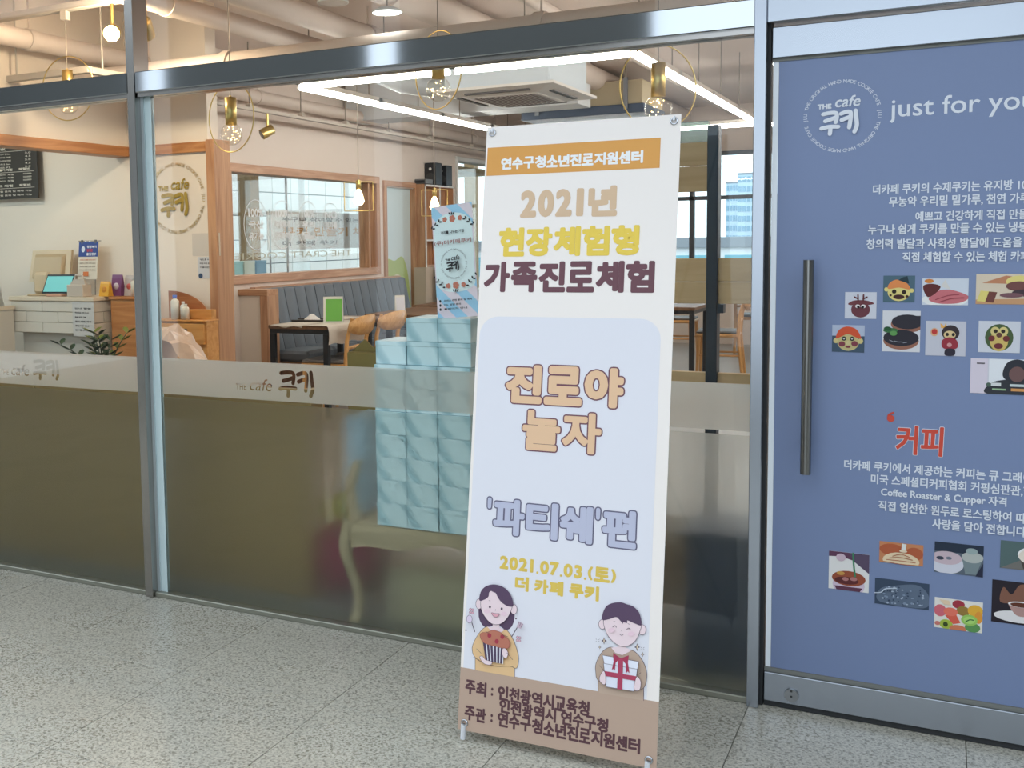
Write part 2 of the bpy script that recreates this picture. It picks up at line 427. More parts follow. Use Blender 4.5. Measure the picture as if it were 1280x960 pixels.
# unseen corridor shell, openings shaped to set the daylight and steel reflections
CW = mat('corridor_wall', (92, 92, 88), .8)
corr = empty_struct('wall_corridor', (0, -7, 0), 'unseen corridor wall opposite the shop with slots added for bright reflections')
def slab(x0, x1, z0=0.0, z1=4.4): B((x0, -7.2, z0), (x1, -7, z1)).build('wall_segment', CW, corr)
slab(-12, -8.7); slab(-8.2, -5.56); slab(-5.12, -2.5); slab(-2.5, 6, 0, .35); slab(-2.5, 6, 3.9, 4.4); slab(1.5, 6, .35, 3.9); B((5.8, -7, 0), (6, -.05, 4.4)).build('wall_segment', CW, corr); B((-12, -7, 0), (-11.8, -.05, 4.4)).build('wall_segment', CW, corr)
struct(B((-12, -1.2, 3.05), (6, -.05, 3.25)).build('ceiling_corridor', mat('corridor_ceiling', (190, 190, 186), .8)))  # unseen ceiling cut back to an overhang to set the daylight

# cafe shell
CH = 3.05
struct(B((-7.6, .16, -.08), (3.2, 11.3, 0)).build('floor_cafe', mat('cafe_floor', (158, 152, 146), .35, var=.15, bscale=30)), 'grey floor inside the cafe')
struct(B((-7.6, -.02, CH), (3.2, 11.3, CH + .12)).build('ceiling', CEIL), 'painted open ceiling of the cafe')
struct(B((3.0, .06, 0), (3.2, 11.3, CH)).build('wall_right', WALLP))
struct(B((-7.6, .06, 0), (-7.4, 2.7, CH)).build('wall_counter_side', CREAM))

# wall with the logo, behind the counter
YP = 2.70
struct(B((-7.4, YP, 0), (-4.46, YP + .12, CH)).build('wall_counter_back', CREAM), 'cream wall behind the counter with a gold round sign')
# header bulkhead above the counter opening
struct(B((-5.27, .08, 2.10), (-5.17, YP, CH)).build('wall_bulkhead', CREAM))
HB = aZ(0, 169, 2.1)
t1 = struct(B((-5.29, .1, 2.035), (-5.14, YP - .002, 2.105), .004).build('trim_1', wood('oak_header', (170, 110, 62), (200, 142, 90), 1)), 'oak header beam over the counter opening')
struct(B((-5.14, YP - .03, 2.035), (-4.46, YP, 2.105), .004).build('trim_2', wood('oak_header_x', (170, 110, 62), (200, 142, 90), 0)))
struct(B((-4.46, YP - .03, 0), (-4.39, YP + .16, 2.115), .004).build('trim_3', OAK), 'tall oak post ending the logo wall')

# wall_left with the big interior window, second doorway glass and a bright window further back
XW = -5.45
wl = empty_struct('wall_left', (XW, 2.8, 0), 'off-white wall with an oak framed window above the booth seat')
def wseg(y0, y1, z0, z1): B((XW - .15, y0, z0), (XW, y1, z1)).build('wall_segment', WALLP, wl)
wseg(2.82, 4.30, 0, CH); wseg(4.30, 7.02, 0, 1.09); wseg(4.30, 7.02, 2.05, CH); wseg(7.02, 7.22, 0, CH); wseg(7.22, 7.95, 2.0, CH); wseg(7.22, 7.95, 0, .1)
wseg(7.95, 9.15, 0, CH); wseg(9.15, 10.7, 0, .7); wseg(9.15, 10.7, 2.45, CH); wseg(10.7, 11.3, 0, CH)

def frame_x(name, X, y0, y1, z0, z1, w_, m1, m2, depth=.17, proud=.025):
    e = empty_struct(name, (X, (y0 + y1) / 2, z0))
    xa, xb = X - depth, X + proud
    B((xa, y0, z0), (xb, y1, z0 + w_), .003).build('frame_rail', m2, e); B((xa, y0, z1 - w_), (xb, y1, z1), .003).build('frame_rail', m2, e)
    B((xa, y0, z0 + w_), (xb, y0 + w_, z1 - w_), .003).build('frame_stile', m1, e); B((xa, y1 - w_, z0 + w_), (xb, y1, z1 - w_), .003).build('frame_stile', m1, e)
    return e
w3 = frame_x('window_3', XW, 4.25, 7.06, 1.05, 2.10, .075, OAK, OAKY)
GL2 = clear_glass('window_glass', (.97, .99, .98), 1.6)
for a, b in ((4.32, 5.30), (5.305, 6.83)): B((XW - .06, a, 1.12), (XW - .052, b, 2.03)).build('pane', GL2, w3)
B((XW - .065, 5.298, 1.12), (XW - .045, 5.308, 2.03)).build('pane_joint', mat('silicone', (190, 195, 198), .5), w3)
B((XW - .12, 6.83, 1.12), (XW + .005, 6.86, 2.03)).build('inner_stile', OAK, w3)
w4 = frame_x('window_4', XW, 7.17, 8.0, .02, 2.07, .06, OAK, OAKY)
fg = B((XW - .06, 7.22, .08), (XW - .045, 7.95, 2.01)).build('pane', mat('frosted_blue_pane', (206, 222, 226), .35), w4)
w5 = frame_x('window_5', XW, 9.15, 10.7, .7, 2.45, .05, mat('white_frame', (225, 225, 222), .4), mat('white_frame', (225, 225, 222), .4))
B((XW - .06, 9.2, .75), (XW - .052, 10.65, 2.4)).build('pane', GL2, w5)

# back wall with windows to the street
YB = 11.0
wb = empty_struct('wall_back', (0, YB, 0), 'far wall of the cafe with tall windows to the street')
def bseg(x0, x1, z0, z1): B((x0, YB, z0), (x1, YB + .2, z1)).build('wall_segment', WALLP, wb)
bseg(-5.45, -5.1, 0, CH); bseg(-5.1, 3.0, 0, .62); bseg(-5.1, 3.0, 2.45, CH); bseg(1.4, 3.0, .62, 2.45)
w6 = empty_struct('window_6', (-2, YB, .6))
FRD = mat('dark_window_frame', (74, 78, 84), .4, .4)
for x in (-5.1, -4.0, -2.92, -2.12, -1.0, .2, 1.36): B((x - .03, YB - .02, .62), (x + .03, YB + .06, 2.45)).build('mullion', FRD, w6)
for z in (.62, 1.86, 2.42): B((-5.1, YB - .02, z), (1.4, YB + .06, z + .05)).build('frame_rail', FRD, w6)
B((-5.08, YB + .02, .64), (1.36, YB + .028, 2.43)).build('pane', GLASS, w6)

# ------------------------------------------------------------------ shopfront frame
MZ = 2.95
tr = empty_struct('trim_4', (-2, 0, 2.0), 'stainless steel transom bar across the shopfront')
B((-6.5, -.05, 1.985), (-2.785, .05, 2.063), .003).build('transom', STEEL, tr)
B((-2.745, -.05, 1.985), (-.489, .05, 2.063), .003).build('transom', STEEL, tr)
B((-6.5, -.035, 1.970), (-2.785, .035, 1.985)).build('lip', STEEL_D, tr)
B((-2.745, -.035, 1.970), (-.489, .035, 1.985)).build('lip', STEEL_D, tr)
B((-6.5, -.05, 2.95), (3, .05, 3.05)).build('head', STEEL, tr)
m1 = empty_struct('trim_5', (-2.765, 0, 0), 'slim stainless mullion between the two glass panes')
B((-2.790, -.045, 0), (-2.752, .045, MZ), .002).build('mullion', STEEL_D, m1)
B((-2.752, -.012, 0), (-2.738, .03, 1.97)).build('channel', mat('aluminium', (206, 218, 222), .3, .6), m1)
B((-2.738, -.006, .02), (-2.706, .012, 1.97)).build('glass_edge_strip', mat('glass_edge_pale', (196, 214, 216), .15), m1)
m2 = empty_struct('trim_6', (-.475, 0, 0), 'stainless post between the window and the door')
B((-.492, -.05, 0), (-.458, .05, MZ), .002).build('post', STEEL_B, m2)
B((-.458, -.02, 0), (-.450, .03, 2.06)).build('seal', mat('rubber', (40, 42, 44), .7), m2)
sl = empty_struct('trim_7', (-2, 0, 0), 'low steel sill under the glass')
SILL = mat('sill_metal', (150, 150, 138), .4, .7)
B((-6.5, -.03, 0), (-2.79, .03, .02), .003).build('sill', SILL, sl)
B((-2.752, -.03, 0), (-.492, .03, .02), .003).build('sill', SILL, sl)

FILM_U = frosted('frosted_film_pale', .62, .42, (.97, .96, .95), (.98, .91, .84), .22)
FILM_L = frosted('frosted_film_clear', .50, .05, (.95, .96, .94), (.75, .76, .74), .45)
def pane(name, x0, x1, label):
    e = empty_struct(name, ((x0 + x1) / 2, 0, 0), label)
    B((x0, -.005, .02), (x1, .005, 1.97)).build('pane', GLASS, e)
    B((x0, -.005, 2.063), (x1, .005, 2.95)).build('upper_pane', GLASS, e)
    B((x0, .0065, .022), (x1, .0072, .806)).build('frosted_film', FILM_L, e)
    return e
p1 = pane('window_1', -6.5, -2.79, 'glass pane beside the counter, frosted to waist height')
p2 = pane('window_2', -2.706, -.492, 'glass pane behind the banner, frosted to waist height')
def cut_film(e, x0, x1, marks, kuki):
    # upper strip of frosted film with the round-brush mark and small letters cut out of it
    V = [(x0, .818), (x1, .818), (x1, .960), (x0, .960)]; E = [(0, 1), (1, 2), (2, 3), (3, 0)]; GE = []
    for t, u0, v0, u1, v1, sh in marks:
        gv, gf, ge, bb = glyphs(t); o = len(V)
        sx = (u1 - u0) / (bb[2] - bb[0]); sy = (v1 - v0) / (bb[3] - bb[1])
        V += [(u0 + (x - bb[0]) * sx + sh * (y - bb[1]) * sy, v0 + (y - bb[1]) * sy) for x, y in gv]
        GE += [(o + a, o + b) for a, b in ge]
    E += GE; u0, v0, u1, v1 = kuki; R_ = (u1 - u0) * .046; segs = []
    for st in Print.KUKI:
        pts = [Vector((u0 + R_ + a * (u1 - u0 - 2 * R_), v0 + R_ + b * (v1 - v0 - 2 * R_))) for a, b in st]
        pts = [Vector(p) for p in smooth([tuple(p) for p in pts], False, 4)]
        segs += list(zip(pts[:-1], pts[1:])); loop = []
        for side in (pts, pts[::-1]):
            for i, p in enumerate(side):
                d = (side[min(i + 1, len(side) - 1)] - side[max(i - 1, 0)]).normalized(); loop.append(p + Vector((-d.y, d.x)) * R_)
            d = (side[-1] - side[-2]).normalized(); n_ = Vector((-d.y, d.x))
            loop += [side[-1] + (n_ * math.cos(k * PI / 6) + d * math.sin(k * PI / 6)) * R_ for k in range(1, 6)]
        o = len(V); V += [tuple(p) for p in loop]; E += [(o + i, o + (i + 1) % len(loop)) for i in range(len(loop))]
    vv, ee, ff, *_ = delaunay_2d_cdt([Vector(v) for v in V], E, [], 0, 1e-6)
    def solid(f):
        c = (vv[f[0]] + vv[f[1]] + vv[f[2]]) / 3; n = 0
        for a, b in GE:
            (xa, ya_), (xb_, yb_) = V[a], V[b]
            if (ya_ > c.y) != (yb_ > c.y) and c.x < xa + (c.y - ya_) / (yb_ - ya_) * (xb_ - xa): n += 1
        if n % 2: return False
        for p, q in segs:
            d = q - p; t = max(0, min(1, (c - p).dot(d) / max(d.length_squared, 1e-12)))
            if (p + d * t - c).length < R_ * .97: return False
        return True
    ff = [f for f in ff if solid(f)]
    mb = MB()
    mb.add([(v.x, .0065, v.y) for v in vv], [tuple(f) for f in ff]); mb.add([(v.x, .0072, v.y) for v in vv], [tuple(f)[::-1] for f in ff])
    return mb.build('frosted_film', FILM_U, e)
def film_mark(xa, ya, xb, yb, xc, yc, xd, yd):
    a = aY(xa, ya); b = aY(xb, yb); c = aY(xc, yc); d = aY(xd, yd)
    return [('cafe', a.x, a.z, b.x - .02, b.z, .25), ('THE', a.x - .06, a.z, a.x - .012, a.z + (b.z - a.z) * .5, 0)], (c.x, c.z, d.x, d.z)
cut_film(p1, -6.5, -2.79, *film_mark(12, 469, 38, 457, 40, 476, 74, 450))
cut_film(p2, -2.706, -.492, *film_mark(310, 488, 343, 475, 347, 498, 394, 464))

# ------------------------------------------------------------------ glass door with blue-grey vinyl
door = empty_struct('door_1', (-.45, 0, 0), 'glass door covered in blue-grey vinyl with white Korean lettering and food photos')
DX0, DX1 = -.447, .62
B((DX0, -.022, .018), (DX1, .022, .105), .002).build('bottom_rail', STEEL_B, door)
B((DX0, -.022, 1.897), (DX1, .022, 1.983), .002).build('top_rail', STEEL_B, door)
B((DX0, -.006, .105), (DX1, .006, 1.897)).build('pane', clear_glass('door_glass', (.93, .96, .97), 1.5), door)
B((DX0 + .002, -.0085, .118), (DX0 + .0165, -.0065, 1.890)).build('edge_strip', mat('pale_strip', (236, 242, 248), .3), door)
VINYL = mat('blue_grey_vinyl', (118, 134, 170), .38, spec=.4)
B((DX0 + .017, -.0085, .118), (DX1, -.0065, 1.890)).build('vinyl', VINYL, door)
B((DX0, -.012, .105), (DX1, .012, .117)).build('gasket', mat('gasket_grey', (120, 122, 118), .6), door)
B((DX0, -.012, 1.888), (DX1, .012, 1.897)).build('gasket', mat('gasket_grey', (120, 122, 118), .6), door)
B((DX0, -.016, .002), (DX1, .016, .018)).build('light_leak_strip', mat('rubber', (40, 42, 44), .7), door)  # dark strip added to block light leaking under the door
hx = -.337
hd = MB().cyl((hx, -.065, .72), (hx, -.065, 1.327), .0142, 20).build('handle', mat('handle_steel', (128, 128, 126), .28, 1.0), door)
for z in (.82, 1.22): MB().cyl((hx, -.065, z), (hx, -.008, z), .008, 10).build('standoff', STEEL_D, hd)
lk = MB().cyl((-.369, -.030, .048), (-.369, -.0215, .048), .0195, 24).build('floor_lock', mat('lock_steel', (150, 152, 154), .35, 1.0), door)
B((-.372, -.032, .060), (-.366, -.0295, .066)).build('keyhole_plate', mat('dark_steel', (70, 70, 70), .4, .8), lk)
MB().cyl((-.369, -.0312, .046), (-.369, -.0298, .046), .003, 10).build('keyhole', BLACKM, lk)
hdr = empty_struct('trim_8', (0, 0, 2.0), 'stainless header above the glass door')
B((-.458, -.05, 1.992), (3.0, .05, 2.12), .003).build('header', STEEL_B, hdr)
B((.63, -.05, 0), (.70, .05, 1.99), .002).build('jamb', STEEL_B, hdr)
struct(B((.70, -.02, .02), (3.0, .02, 1.99)).build('window_7', VINYL), 'side panel beyond the door covered in blue-grey vinyl')
struct(B((-.458, -.005, 2.12), (3.0, .005, 2.95)).build('window_8', GLASS))

DP = Plane((0, -.0085, 0), (1, 0, 0), (0, 0, 1))
WI = ink(226, 230, 238)
pr = Print(DP); c = DP.px(1052.5, 145); e1 = DP.px(1004, 147)
pr.brand(WI, c[0], c[1], abs(c[0] - e1[0]) * 1.0).build('logo', door)
pr = Print(DP); pr.tline('just for you and', WI, (1112, 154), 30, 1.04, .0006); pr.build('lettering', door)
pr = Print(DP)
for t, x, y, h, xs in (('더카페 쿠키의 수제쿠키는 유지방 100%', 1091, 243.5, 12.6, .80), ('무농약 우리밀 밀가루, 천연 가루로', 1111, 259.5, 13.5, .80), ('예쁘고 건강하게 직접 만들고', 1144, 277, 12.6, .80),
                       ('누구나 쉽게 쿠키를 만들 수 있는 냉동', 1085, 293.5, 12.6, .80), ('창의력 발달과 사회성 발달에 도움을 주', 1083, 311.5, 12.8, .80), ('직접 체험할 수 있는 체험 카페', 1128, 327.5, 12.6, .80)):
    pr.tline(t, WI, (x, y), h, xs, .0007)
pr.build('lettering', door)
pr = Print(DP)
for t, x, y, h, xs in (('더카페 쿠키에서 제공하는 커피는 큐 그래이더', 1055, 586.5, 12.6, .80), ('미국 스페셜티커피협회 커핑심판관,한국', 1088.5, 605, 13.2, .80), ('Coffee Roaster & Cupper 자격', 1101, 621.5, 13.2, .86),
                       ('직접 엄선한 원두로 로스팅하여 따뜻한', 1098, 637.5, 12.6, .80), ('사랑을 담아 전합니다.', 1165, 660, 12.8, .80)):
    pr.tline(t, WI, (x, y), h, xs, .0007)
pr.build('lettering', door)
RED = ink(206, 78, 62)
pr = Print(DP); pr.tpx('커피', RED, (1119, 567), (1179, 534), .0022, .03, WI, .0014)
q = DP.px(1113.5, 523); pr.ell(q[0], q[1], .0095, .0095, RED, False); pr.stroke([(q[0] - .006, q[1]), (q[0] - .005, q[1] + .010), (q[0] + .006, q[1] + .017)], .005, RED, False, False, True)
pr.build('lettering', door)

def sticker(xl, yt, yb, xr, bg, draw):
    a = DP.px(xl, yt); b = DP.px(xl, yb); r = DP.px(xr, yt)
    u0, u1, v1, v0 = a[0], r[0], a[1], b[1]
    base = B((u0, DP.o.y - .0014, v0), (u1, DP.o.y, v1)).build('photo_sticker', ink(*bg), door)
    P = Print(DP, .0014)
    def clip(pts):
        for ax, lim, sg in ((0, u0, 1), (0, u1, -1), (1, v0, 1), (1, v1, -1)):
            out = []
            for i in range(len(pts)):
                a_, b_ = pts[i - 1], pts[i]; da, db = (a_[ax] - lim) * sg, (b_[ax] - lim) * sg
                if (da >= 0) != (db >= 0):
                    t_ = da / (da - db); out.append((a_[0] + (b_[0] - a_[0]) * t_, a_[1] + (b_[1] - a_[1]) * t_))
                if db >= 0: out.append(b_)
            pts = out
            if len(pts) < 3: return None
        return pts
    def put(pts, c):
        pts = clip(pts)
        if pts: P.poly(pts, ink(*c), False)
    class S:
        def U(s, x): return u0 + x * (u1 - u0)
        def V(s, y): return v1 - y * (v1 - v0)
        def e(s, x, y, rx, ry, c, rot=0): put([(s.U(x) + rx * (u1 - u0) * math.cos(k * PI / 10), s.V(y) + ry * (v1 - v0) * math.sin(k * PI / 10)) for k in range(20)], c); return s
        def p(s, pts, c): put([(s.U(x), s.V(y)) for x, y in pts], c); return s
        def b(s, pts, c): put(smooth([(s.U(x), s.V(y)) for x, y in pts]), c); return s
        def l(s, pts, wd, c): P.stroke([(s.U(x), s.V(y)) for x, y in pts], wd * (u1 - u0), ink(*c), False, False, True); return s
        def r(s, x0, y0, x1, y1, c): return s.p([(x0, y1), (x1, y1), (x1, y0), (x0, y0)], c)
    draw(S()); P.build('print', base)
def d_elf(s):
    s.e(.5, .62, .36, .34, (222, 206, 130)).e(.1, .52, .07, .08, (222, 206, 130)).e(.9, .56, .07, .08, (222, 206, 130))
    s.b([(.16, .5), (.2, .28), (.42, .15), (.7, .25), (.84, .42), (.82, .52), (.5, .45)], (222, 138, 80)).p([(.47, .17), (.62, .06), (.76, 0.02), (.82, .3)], (40, 58, 66))
    s.e(.35, .6, .07, .08, (50, 38, 30)).e(.66, .62, .07, .08, (50, 38, 30)).e(.5, .8, .18, .09, (70, 36, 36)).e(.24, .74, .04, .04, (70, 40, 34)).e(.76, .78, .05, .05, (70, 40, 34))
def d_deer(s):
    s.e(.5, .66, .3, .3, (108, 58, 66)).b([(.1, .45), (.25, .33), (.5, .3), (.75, .33), (.92, .42), (.75, .48), (.25, .5)], (112, 60, 66))
    for k in (-1, 1): s.l([(.5 + k * .08, .34), (.5 + k * .09, .1)], .05, (104, 52, 54)).l([(.5 + k * .09, .25), (.5 + k * .2, .18)], .045, (104, 52, 54)).e(.5 + k * .09, .53, .08, .07, (226, 218, 216)).e(.5 + k * .07, .56, .045, .045, (30, 24, 30))
def d_redhair(s):
    s.r(0, .4, 1, 1, (66, 84, 102)).e(.5, .62, .34, .33, (196, 182, 128)).e(.12, .58, .08, .1, (206, 190, 130)).e(.88, .58, .08, .1, (206, 190, 130))
    s.b([(.12, .5), (.2, .2), (.45, .05), (.75, .15), (.9, .48), (.75, .45), (.5, .33), (.3, .42)], (208, 84, 52))
    for x in (.37, .62): s.e(x, .5, .07, .08, (40, 40, 40)).e(x, .5, .03, .03, (200, 200, 200))
    s.e(.31, .7, .1, .1, (128, 62, 72)).e(.7, .68, .1, .1, (128, 62, 72)).e(.5, .66, .06, .09, (206, 192, 140)).e(.5, .8, .08, .04, (128, 62, 72))
def d_cake1(s):
    s.e(.5, .8, .5, .26, (230, 230, 228)).b([(.15, .8), (.3, .5), (.6, .42), (.95, .6), (1.0, .75), (.8, .92), (.4, .95)], (198, 112, 118)).b([(.02, .3), (.2, .2), (.4, .3), (.3, .55), (.12, .7)], (96, 44, 44))
    s.e(.15, .1, .1, .08, (210, 130, 60)).p([(.4, .3), (.5, .05), (.62, .42)], (214, 210, 206)).l([(.3, .8), (.55, .65), (.8, .6)], .02, (150, 66, 76)).l([(.4, .88), (.65, .75), (.9, .72)], .02, (150, 66, 76))
def d_cake2(s):
    s.p([(0, 1), (1, 1), (1, .8), (0, .85)], (196, 150, 110)).p([(.1, .3), (.5, .05), (1, .2), (1, .35)], (190, 130, 96)).p([(.02, .9), (.3, .95), (.36, .6), (.08, .55)], (222, 206, 120)).p([(.16, .93), (.3, .95), (.36, .6), (.22, .58)], (112, 66, 60))
    s.e(.72, .25, .22, .2, (226, 210, 130)).e(.72, .4, .22, .16, (116, 74, 70)).e(.85, .62, .25, .12, (70, 56, 62)).e(.6, .7, .2, .08, (120, 84, 90))
def d_pancake(s):
    s.e(.66, .33, .44, .2, (150, 102, 84)).p([(.25, .3), (1, .3), (1, .12), (.4, .12)], (52, 48, 54)).e(.66, .27, .42, .18, (48, 46, 54)).e(.5, .73, .47, .22, (150, 102, 84)).e(.5, .66, .47, .2, (46, 44, 52))
    for k in range(4): s.l([(.2 + .12 * k, .72 + .02 * k), (.3 + .12 * k, .76)], .02, (150, 150, 160))
    s.e(.22, .48, .2, .06, (60, 110, 66)).e(.3, .55, .1, .06, (96, 150, 84)).e(.14, .44, .1, .05, (40, 84, 52))
def d_girl(s):
    s.e(.22, .32, .1, .12, (214, 170, 130)).e(.22, .31, .07, .08, (190, 60, 56)).p([(.38, .2), (.36, .06), (.46, .14), (.5, .05), (.54, .22)], (226, 170, 90)).e(.62, .33, .22, .22, (56, 46, 50)).e(.6, .39, .15, .12, (214, 188, 140))
    s.e(.54, .38, .04, .05, (40, 34, 34)).e(.69, .38, .04, .05, (40, 34, 34)).b([(.42, .55), (.6, .46), (.78, .55), (.8, .75), (.62, .82), (.43, .76)], (150, 50, 62)).e(.6, .68, .06, .06, (206, 150, 150)).b([(.5, .82), (.62, .78), (.74, .82), (.72, .98), (.5, .98)], (48, 44, 56))
def d_round(s):
    s.e(.5, .52, .34, .43, (72, 92, 58)).e(.5, .62, .22, .34, (206, 180, 104)).e(.4, .32, .11, .14, (212, 196, 130)).e(.6, .32, .11, .14, (212, 196, 130)).e(.41, .32, .05, .06, (50, 40, 36)).e(.59, .32, .05, .06, (50, 40, 36))
    s.e(.5, .44, .07, .08, (100, 62, 56)).e(.32, .55, .08, .09, (112, 50, 52)).e(.67, .55, .08, .09, (112, 50, 52)).e(.49, .79, .11, .09, (112, 50, 52))
def d_hood(s):
    s.r(.3, 0, 1, 1, (226, 228, 232)).r(0, 0, .28, 1, (214, 204, 216)).r(.1, .12, .23, .16, (90, 84, 90)).b([(.28, 1), (.3, .75), (.5, .6), (1, .55), (1, 1)], (52, 54, 60)).b([(.52, .45), (.58, .12), (.74, 0), (.92, .1), (.98, .4), (.85, .65), (.62, .62)], (48, 50, 58)).e(.75, .42, .13, .22, (112, 84, 82))
    s.r(.34, .68, .5, .77, (212, 214, 214)).r(.64, .7, .9, .77, (196, 206, 206)).e(.3, .74, .04, .06, (80, 100, 88)).r(.66, .82, 1, .9, (212, 150, 90)).r(.36, .84, .58, .89, (150, 180, 140))
def d_iced(s):
    s.p([(0, 0), (1, .0), (1, .3), (.3, .12), (0, .14)], (96, 60, 84)).p([(.5, 0), (1, 0), (1, .5), (.6, .2)], (88, 74, 96)).e(.5, .85, .40, .3, (206, 188, 206)).p([(.15, .9), (.85, .9), (.78, 1), (.2, 1)], (96, 56, 76)).e(.5, .68, .42, .2, (150, 78, 56)).e(.45, .74, .3, .1, (92, 42, 44))
    s.e(.3, .56, .1, .05, (200, 150, 80)).e(.62, .68, .09, .05, (176, 120, 120)).e(.42, .7, .08, .05, (176, 120, 120)).l([(.6, 0), (.62, .3), (.66, .6)], .045, (66, 132, 96)).e(.3, .14, .12, .1, (200, 176, 190))
def d_latte(s):
    s.e(.28, .35, .28, .28, (176, 92, 60)).e(.8, .45, .2, .3, (176, 92, 60)).e(.5, .85, .42, .4, (226, 204, 170))
    for k in range(4): s.l([(.1 + .07 * k, .95 - .1 * k), (.5, 1.0 - .16 * k), (.9 - .07 * k, .98 - .12 * k)], .018, (170, 96, 66))
    s.p([(.5, .35), (.6, .35), (.62, .02), (.52, .0)], (222, 222, 218)).e(.55, .36, .09, .06, (226, 208, 180))
def d_glasses(s):
    s.r(0, 0, 1, .3, (40, 50, 66)).e(.25, .68, .36, .34, (206, 206, 216)).e(.25, .5, .32, .22, (196, 176, 184)).e(.12, .52, .08, .06, (60, 64, 80)).e(.3, .5, .06, .05, (110, 116, 130)).p([(.56, .4), (.98, .45), (.86, .95), (.64, .95)], (120, 134, 138)).e(.78, .4, .22, .18, (176, 180, 176)).e(.76, .2, .12, .1, (150, 166, 166)).p([(.85, 1), (1, 1), (1, .55)], (40, 44, 62))
def d_cup(s):
    s.p([(0, 1), (.5, .6), (.5, 0), (0, 0)], (84, 104, 104)).p([(.4, .5), (1, .6), (.9, 1), (.5, .95)], (76, 66, 60)).e(.75, .45, .38, .32, (232, 230, 226)).e(.75, .5, .36, .3, (226, 214, 200)).e(.8, .38, .14, .16, (176, 110, 84))
def d_beans(s):
    rnd = random.Random(3); s.b([(.1, .9), (.1, .4), (.4, .2), (.8, .1), (1.0, .5), (.9, .95)], (96, 110, 130))
    for k in range(60): s.e(.15 + .75 * rnd.random(), .25 + .65 * rnd.random(), .012 + .015 * rnd.random(), .02 + .02 * rnd.random(), rnd.choice([(170, 182, 200), (130, 146, 168), (58, 72, 94)]))
    s.l([(0, .55), (.12, .5), (.2, .35), (.4, .28)], .02, (196, 206, 220))
def d_fruit(s):
    for x, y, rx, ry, cc in ((.12, .42, .13, .2, (206, 104, 116)), (.5, .15, .13, .14, (160, 52, 66)), (.6, .35, .14, .16, (150, 120, 60)), (.85, .3, .16, .2, (226, 172, 60)), (.92, .5, .08, .2, (222, 150, 60)), (.25, .85, .14, .16, (166, 186, 72)), (.5, .95, .18, .12, (206, 122, 88)), (.8, .85, .16, .16, (92, 146, 84)), (.07, .85, .06, .07, (200, 120, 110))): s.e(x, y, rx, ry, cc)
    s.p([(.22, .55), (.46, .5), (.55, .75), (.4, .82)], (216, 96, 76)).e(.34, .42, .15, .14, (226, 116, 96)).e(.73, .62, .17, .18, (150, 196, 96)).e(.73, .62, .12, .12, (170, 212, 116)).l([(.66, .68), (.74, .6), (.82, .6)], .025, (52, 110, 60)).e(.24, .85, .05, .08, (60, 76, 36)).p([(.1, .05), (.3, .05), (.34, .2), (.2, .2)], (226, 200, 170))
def d_hot(s):
    s.b([(.15, .5), (.2, .15), (.35, .3), (.5, .05), (.75, .1), (.65, .4), (.4, .5)], (128, 88, 72)).e(.5, .82, .46, .14, (224, 220, 220)).b([(.3, .5), (.55, .46), (.75, .52), (.7, .72), (.58, .8), (.42, .76)], (176, 140, 134)).e(.53, .52, .24, .07, (226, 222, 222)).e(.53, .53, .2, .055, (96, 52, 38)).l([(.76, .55), (.92, .56), (.88, .66), (.72, .68)], .03, (196, 170, 166))
for a in ((1104.5, 344.5, 377.5, 1144, (78, 104, 118), d_elf), (1056.5, 365, 398, 1096, (206, 208, 218), d_deer), (1040.5, 406, 439.5, 1081, (176, 186, 206), d_redhair), (1153, 348, 381, 1211, (206, 212, 222), d_cake1),
          (1220.5, 342.5, 380, 1296, (216, 200, 178), d_cake2), (1103.5, 388, 439, 1151, (214, 214, 218), d_pancake), (1157.5, 401, 444, 1208, (196, 196, 206), d_girl), (1223.5, 401, 440, 1276, (206, 208, 216), d_round), (1213.5, 447.5, 491, 1292, (206, 204, 214), d_hood),
          (1036.5, 688, 735, 1087, (224, 222, 220), d_iced), (1099.5, 676, 702, 1154.5, (196, 130, 90), d_latte), (1168.5, 676.5, 714.5, 1230, (90, 100, 112), d_glasses), (1251, 675, 709.5, 1310, (112, 110, 106), d_cup), (1094, 722, 754, 1162, (58, 72, 92), d_beans), (1168.5, 746, 783.5, 1229, (226, 222, 214), d_fruit), (1240.5, 724, 776.5, 1312, (40, 34, 42), d_hot)):
    sticker(*a)

# ================================================================== X BANNER IN FRONT OF THE GLASS
BL = aZ(572, 911, .035); BR = aZ(820.5, 962, .035)
lo_, hi_ = -.62, -.05; wid = (BR - BL).length
for _ in range(40):
    md = (lo_ + hi_) / 2; ww = (aY(838, 138, md) - aY(599, 165, md)).length
    if ww < wid: lo_ = md
    else: hi_ = md
TL = aY(599, 165, md); TR = aY(838, 138, md)
ub = (BR - BL).normalized(); vb = ((TL + TR) / 2 - (BL + BR) / 2); vb = (vb - ub * vb.dot(ub)).normalized()
BP = Plane(BL, ub, vb); BH = ((TL + TR) / 2 - (BL + BR) / 2).dot(vb)
ban = thing('standing_banner', 'tall white printed X-stand banner with orange strip and Korean lettering in front of the glass', 'banner', ((BL.x + BR.x) / 2, (BL.y + BR.y) / 2, 0))
BW_ = (BR - BL).length
pts = []; NS = 16
for i in range(NS + 1):
    v = BH * i / NS
    # gentle bow of the stretched cloth
    pts.append((v, 0.0))
mb = MB()
vs = [BP.w(0, 0), BP.w(BW_, 0), BP.w(BW_, BH), BP.w(0, BH)]; vs += [p - BP.n * .0008 for p in vs]
mb.add(vs, [(0, 1, 2, 3), (7, 6, 5, 4), (0, 4, 5, 1), (1, 5, 6, 2), (2, 6, 7, 3), (3, 7, 4, 0)])
CANV = mat('banner_cloth', (242, 234, 228), .6, spec=.3)
canvas = mb.build('canvas', CANV, ban)
def bprint(name, fn, base=.0006):
    P = Print(BP, base); fn(P); return P.build(name, canvas)
